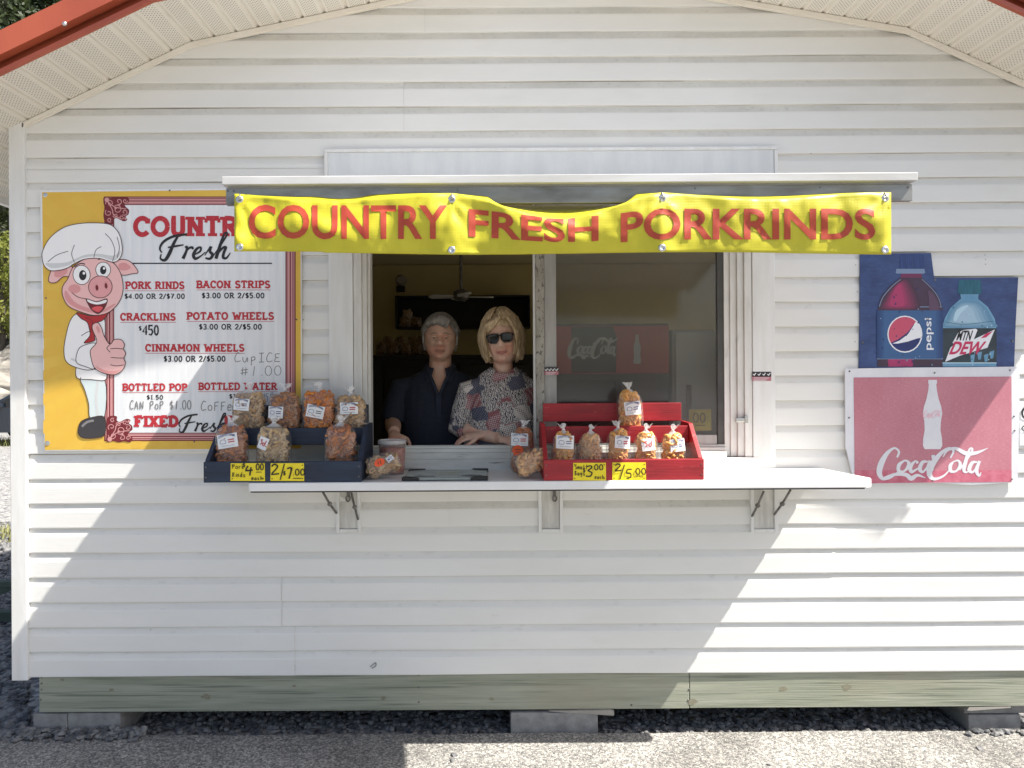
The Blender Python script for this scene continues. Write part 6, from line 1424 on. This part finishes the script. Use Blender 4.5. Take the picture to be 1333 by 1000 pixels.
def car(x0, y, label):
    root = thing('parked_car', (x0, y, 0), label, 'car'); PT = mat('dark_blue_car_paint', (.012, .018, .03), rough=.25); PT.node_tree.nodes['Principled BSDF'].inputs['Coat Weight'].default_value = .6
    GLS = mat('car_glass', (.012, .014, .016), rough=.06); TY = mat('tyre_rubber', (.015, .015, .015), rough=.8); RM = mat('wheel_rim', (.35, .35, .36), rough=.3, metal=.8)
    side = [(-2.15, .32), (-2.2, .55), (-2.12, .78), (-1.25, .92), (-.55, 1.30), (.15, 1.36), (1.05, 1.32), (1.85, .98), (2.12, .9), (2.18, .55), (2.1, .32), (1.72, .30), (1.62, .52), (1.38, .64), (1.12, .52), (1.02, .30), (-1.02, .30), (-1.12, .52), (-1.38, .64), (-1.62, .52), (-1.72, .30)]
    b = MB(); b.prism([(x0+x, y-.82, z) for x, z in side], (0, 1.64, 0)); b.build('body', PT, root, bevel=.05)
    for P, nm in ((([(-1.08, .93), (-.5, 1.24), (.05, 1.28), (.05, .95)]), 'side_window'), (([(.12, .95), (.12, 1.28), (.95, 1.25), (1.5, .98)]), 'side_window')):
        b = MB(); b.prism([(x0+x, y-.826, z) for x, z in P], (0, .02, 0)); b.build(nm, GLS, root)
    b = MB(); b.box(x0-.02, x0+.10, y-.835, y-.821, .84, .87); b.build('door_handle', RM, root, bevel=.004)
    b = MB(); b.prism([(x0-.95, y-.9, .93), (x0-.85, y-.9, 1.03), (x0-.78, y-.9, 1.02), (x0-.78, y-.9, .92)], (0, .09, 0)); b.build('side_mirror', PT, root, bevel=.01)
    for x in (-1.38, 1.38):
        for yy in (y-.80, y+.62):
            b = MB(); b.lathe([(.2, 0), (.31, 0), (.325, .03), (.325, .17), (.31, .2), (.2, .2)], (x0+x, yy, .325), 'y', 28); wv = b.build('wheel', TY, root, smooth=False)
            b = MB(); b.lathe([(.05, -.004), (.2, -.004), (.2, .02)], (x0+x, yy, .325), 'y', 20); b.build('rim', RM, wv)
    return root
car(-11.1, 15.2, 'dark blue car parked below the rock bank beyond the gravel lot')
def terrain(name, x0, x1, y0, y1, nx, ny, f, m):
    b = MB(); b.add([(x0+(x1-x0)*i/nx, y0+(y1-y0)*j/ny, f(x0+(x1-x0)*i/nx, y0+(y1-y0)*j/ny)) for j in range(ny+1) for i in range(nx+1)], [(j*(nx+1)+i, j*(nx+1)+i+1, (j+1)*(nx+1)+i+1, (j+1)*(nx+1)+i) for j in range(ny) for i in range(nx)])
    o = b.build(name, m, smooth=False, fixn=False); tag(o, kind='structure'); return o
ROCK = mat('layered_rock', (.27, .25, .215), (.055, .05, .045), rough=.9, scale=1.1, stretch=(.6, .6, 3.2), lo=.40, hi=.60, bump=.9, bscale=6)
def rf(x, y):
    t = (y-20)/8; h = 4.2*sm(t, .0, 1)
    return -.1+h+.8*noise.noise(Vector((x*.6, y*.9, 0)))*sm(t, .05, .3)+.4*noise.noise(Vector((x*2, y*2.4, 5)))*sm(t, .05, .3)
terrain('rock_bank', -34, -6, 19.5, 28, 150, 60, rf, ROCK)
HILL = mat('wooded_hillside', (.030, .040, .016), (.05, .055, .025), rough=.9, scale=.8)
terrain('hillside', -70, 40, 28, 90, 60, 40, lambda x, y: 3.7+(y-28)*.52+1.2*noise.noise(Vector((x*.15, y*.15, 0))), HILL)
def leafm(name, a, b_):
    m = mat(name, a, b_, rough=.6, scale=1.6, det=3, lo=.38, hi=.62); p = m.node_tree.nodes['Principled BSDF']
    n = m.node_tree.nodes; L = m.node_tree.links; t = n.new('ShaderNodeBsdfTranslucent'); t.inputs[0].default_value = (*[min(1, c*1.6) for c in b_], 1); mx = n.new('ShaderNodeMixShader'); mx.inputs[0].default_value = .3
    L.new(p.outputs[0], mx.inputs[1]); L.new(t.outputs[0], mx.inputs[2]); L.new(mx.outputs[0], n['Material Output'].inputs[0]); return m
LF = [leafm('leaf_dark', (.022, .038, .012), (.045, .062, .02)), leafm('leaf_mid', (.05, .068, .022), (.085, .098, .035)), leafm('leaf_bright', (.16, .19, .035), (.26, .27, .06))]
BARK = mat('tree_bark', (.10, .085, .065), (.05, .042, .034), rough=.9, scale=5, stretch=(2, 2, .4))
def tree(x, y, z, h, r, lm, n, ls, seed, label, name='tree', low=.25):
    root = thing(name, (x, y, z), label, 'tree' if name == 'tree' else 'bush', 'trees on the hillside behind the stand' if name == 'tree' else None); rr = random.Random(seed)
    b = MB(); tip = Vector((x+rr.uniform(-.3, .3), y, z+h*.82)); b.tube([(x, y, z-.4), (x+.1, y, z+h*.35), tip], [h*.022+.03, h*.016+.02, .03], 8); cl = []
    for i in range(26):
        t = rr.uniform(low, 1); a = rr.uniform(0, 6.3); q = r*(1-.55*t)*rr.uniform(.3, 1); cc = Vector((x+q*math.cos(a), y+q*math.sin(a), z+h*(.12+.85*t))); cl.append((cc, r*rr.uniform(.22, .42)))
        if i < 12: b.tube([(x, y, z+h*(.1+.6*t)), cc], [.05, .015], 5)
    b.build('trunk', BARK, root); lb = MB()
    for _ in range(n):
        c, cr_ = rr.choice(cl); d = Vector((rr.gauss(0, 1), rr.gauss(0, 1), rr.gauss(0, .8))).normalized()*cr_*rr.uniform(.35, 1)**.6; p = c+d; s_ = ls*rr.uniform(.6, 1.4)
        u = Vector((rr.gauss(0, 1), rr.gauss(0, 1), rr.gauss(0, .6))).normalized(); v = u.orthogonal().normalized(); v = (v+u.cross(v)*rr.uniform(-1, 1)).normalized()
        lb.add([p-u*s_, p+v*s_*.5, p+u*s_, p-v*s_*.5], [(0, 1, 2, 3)])
    lb.build('crown', lm, root, fixn=False)
hz = lambda x, y: 3.7+(y-28)*.52
k = 0
for (px, yy, h, r, mi, ls, lab) in ((-15, 31, 12, 4.0, 0, .17, 'dark leafy tree at the left edge above the rock bank'), (18, 33, 15, 4.2, 0, .18, 'tall dark tree just left of the stand corner'), (60, 36, 15, 4.4, 0, .19, 'dark tree rising behind the red roof edge'),
        (20, 30, 11.5, 3.4, 1, .16, 'lighter green tree in front of the dark tall trees'), (100, 38, 16, 4.6, 0, .19, 'dark tree farthest right behind the red roof'), (45, 41, 18, 5, 0, .2, 'tallest dark tree high on the hillside'), (-40, 40, 18, 5, 0, .2, 'dark hillside tree at the picture edge')):
    x = (px-640)*(yy+CAM_D)/FOC; tree(x, yy, hz(x, yy), h, r, LF[mi], 6500, ls, 60+k, lab); k += 1
x = (2-640)*(25.2+CAM_D)/FOC; tree(x, 25.2, 2.6, 4.6, 1.5, LF[2], 4200, .09, 80, 'bright yellow green bush on top of the rock bank', name='bush', low=.0)
# scuffs and nail dents on the siding
A = Art(flat(lambda x, y: (x, y), .0178), .0002); SCF = mat('siding_scuff', (.24, .24, .24), (.4, .4, .39), rough=.7, scale=200); SCL = mat('siding_rub', (.62, .60, .55), (.7, .69, .66), rough=.6, scale=120)
A.stroke([(482, 868), (486, 865), (489, 863), (489, 867), (484, 870)], 1.6, SCF, 1, 3)
for (x, y) in ((160, 637), (163, 640), (166, 638), (161, 641), (1282, 332), (1283, 338), (1283, 344), (1114, 345), (1116, 380), (1113, 445), (229, 633), (395, 416), (196, 820), (1056, 200)): A.ell(x, y, .8, .7, SCF, 1, n=8)
for (x, y, a) in ((500, 722, 3), (640, 800, 4), (760, 668, 5), (300, 758, 3), (560, 690, 5)): A.stroke([(x, y), (x+a, y+2), (x+a*2, y+1)], .7, SCL, 1)
o = A.build('scuff', stand)
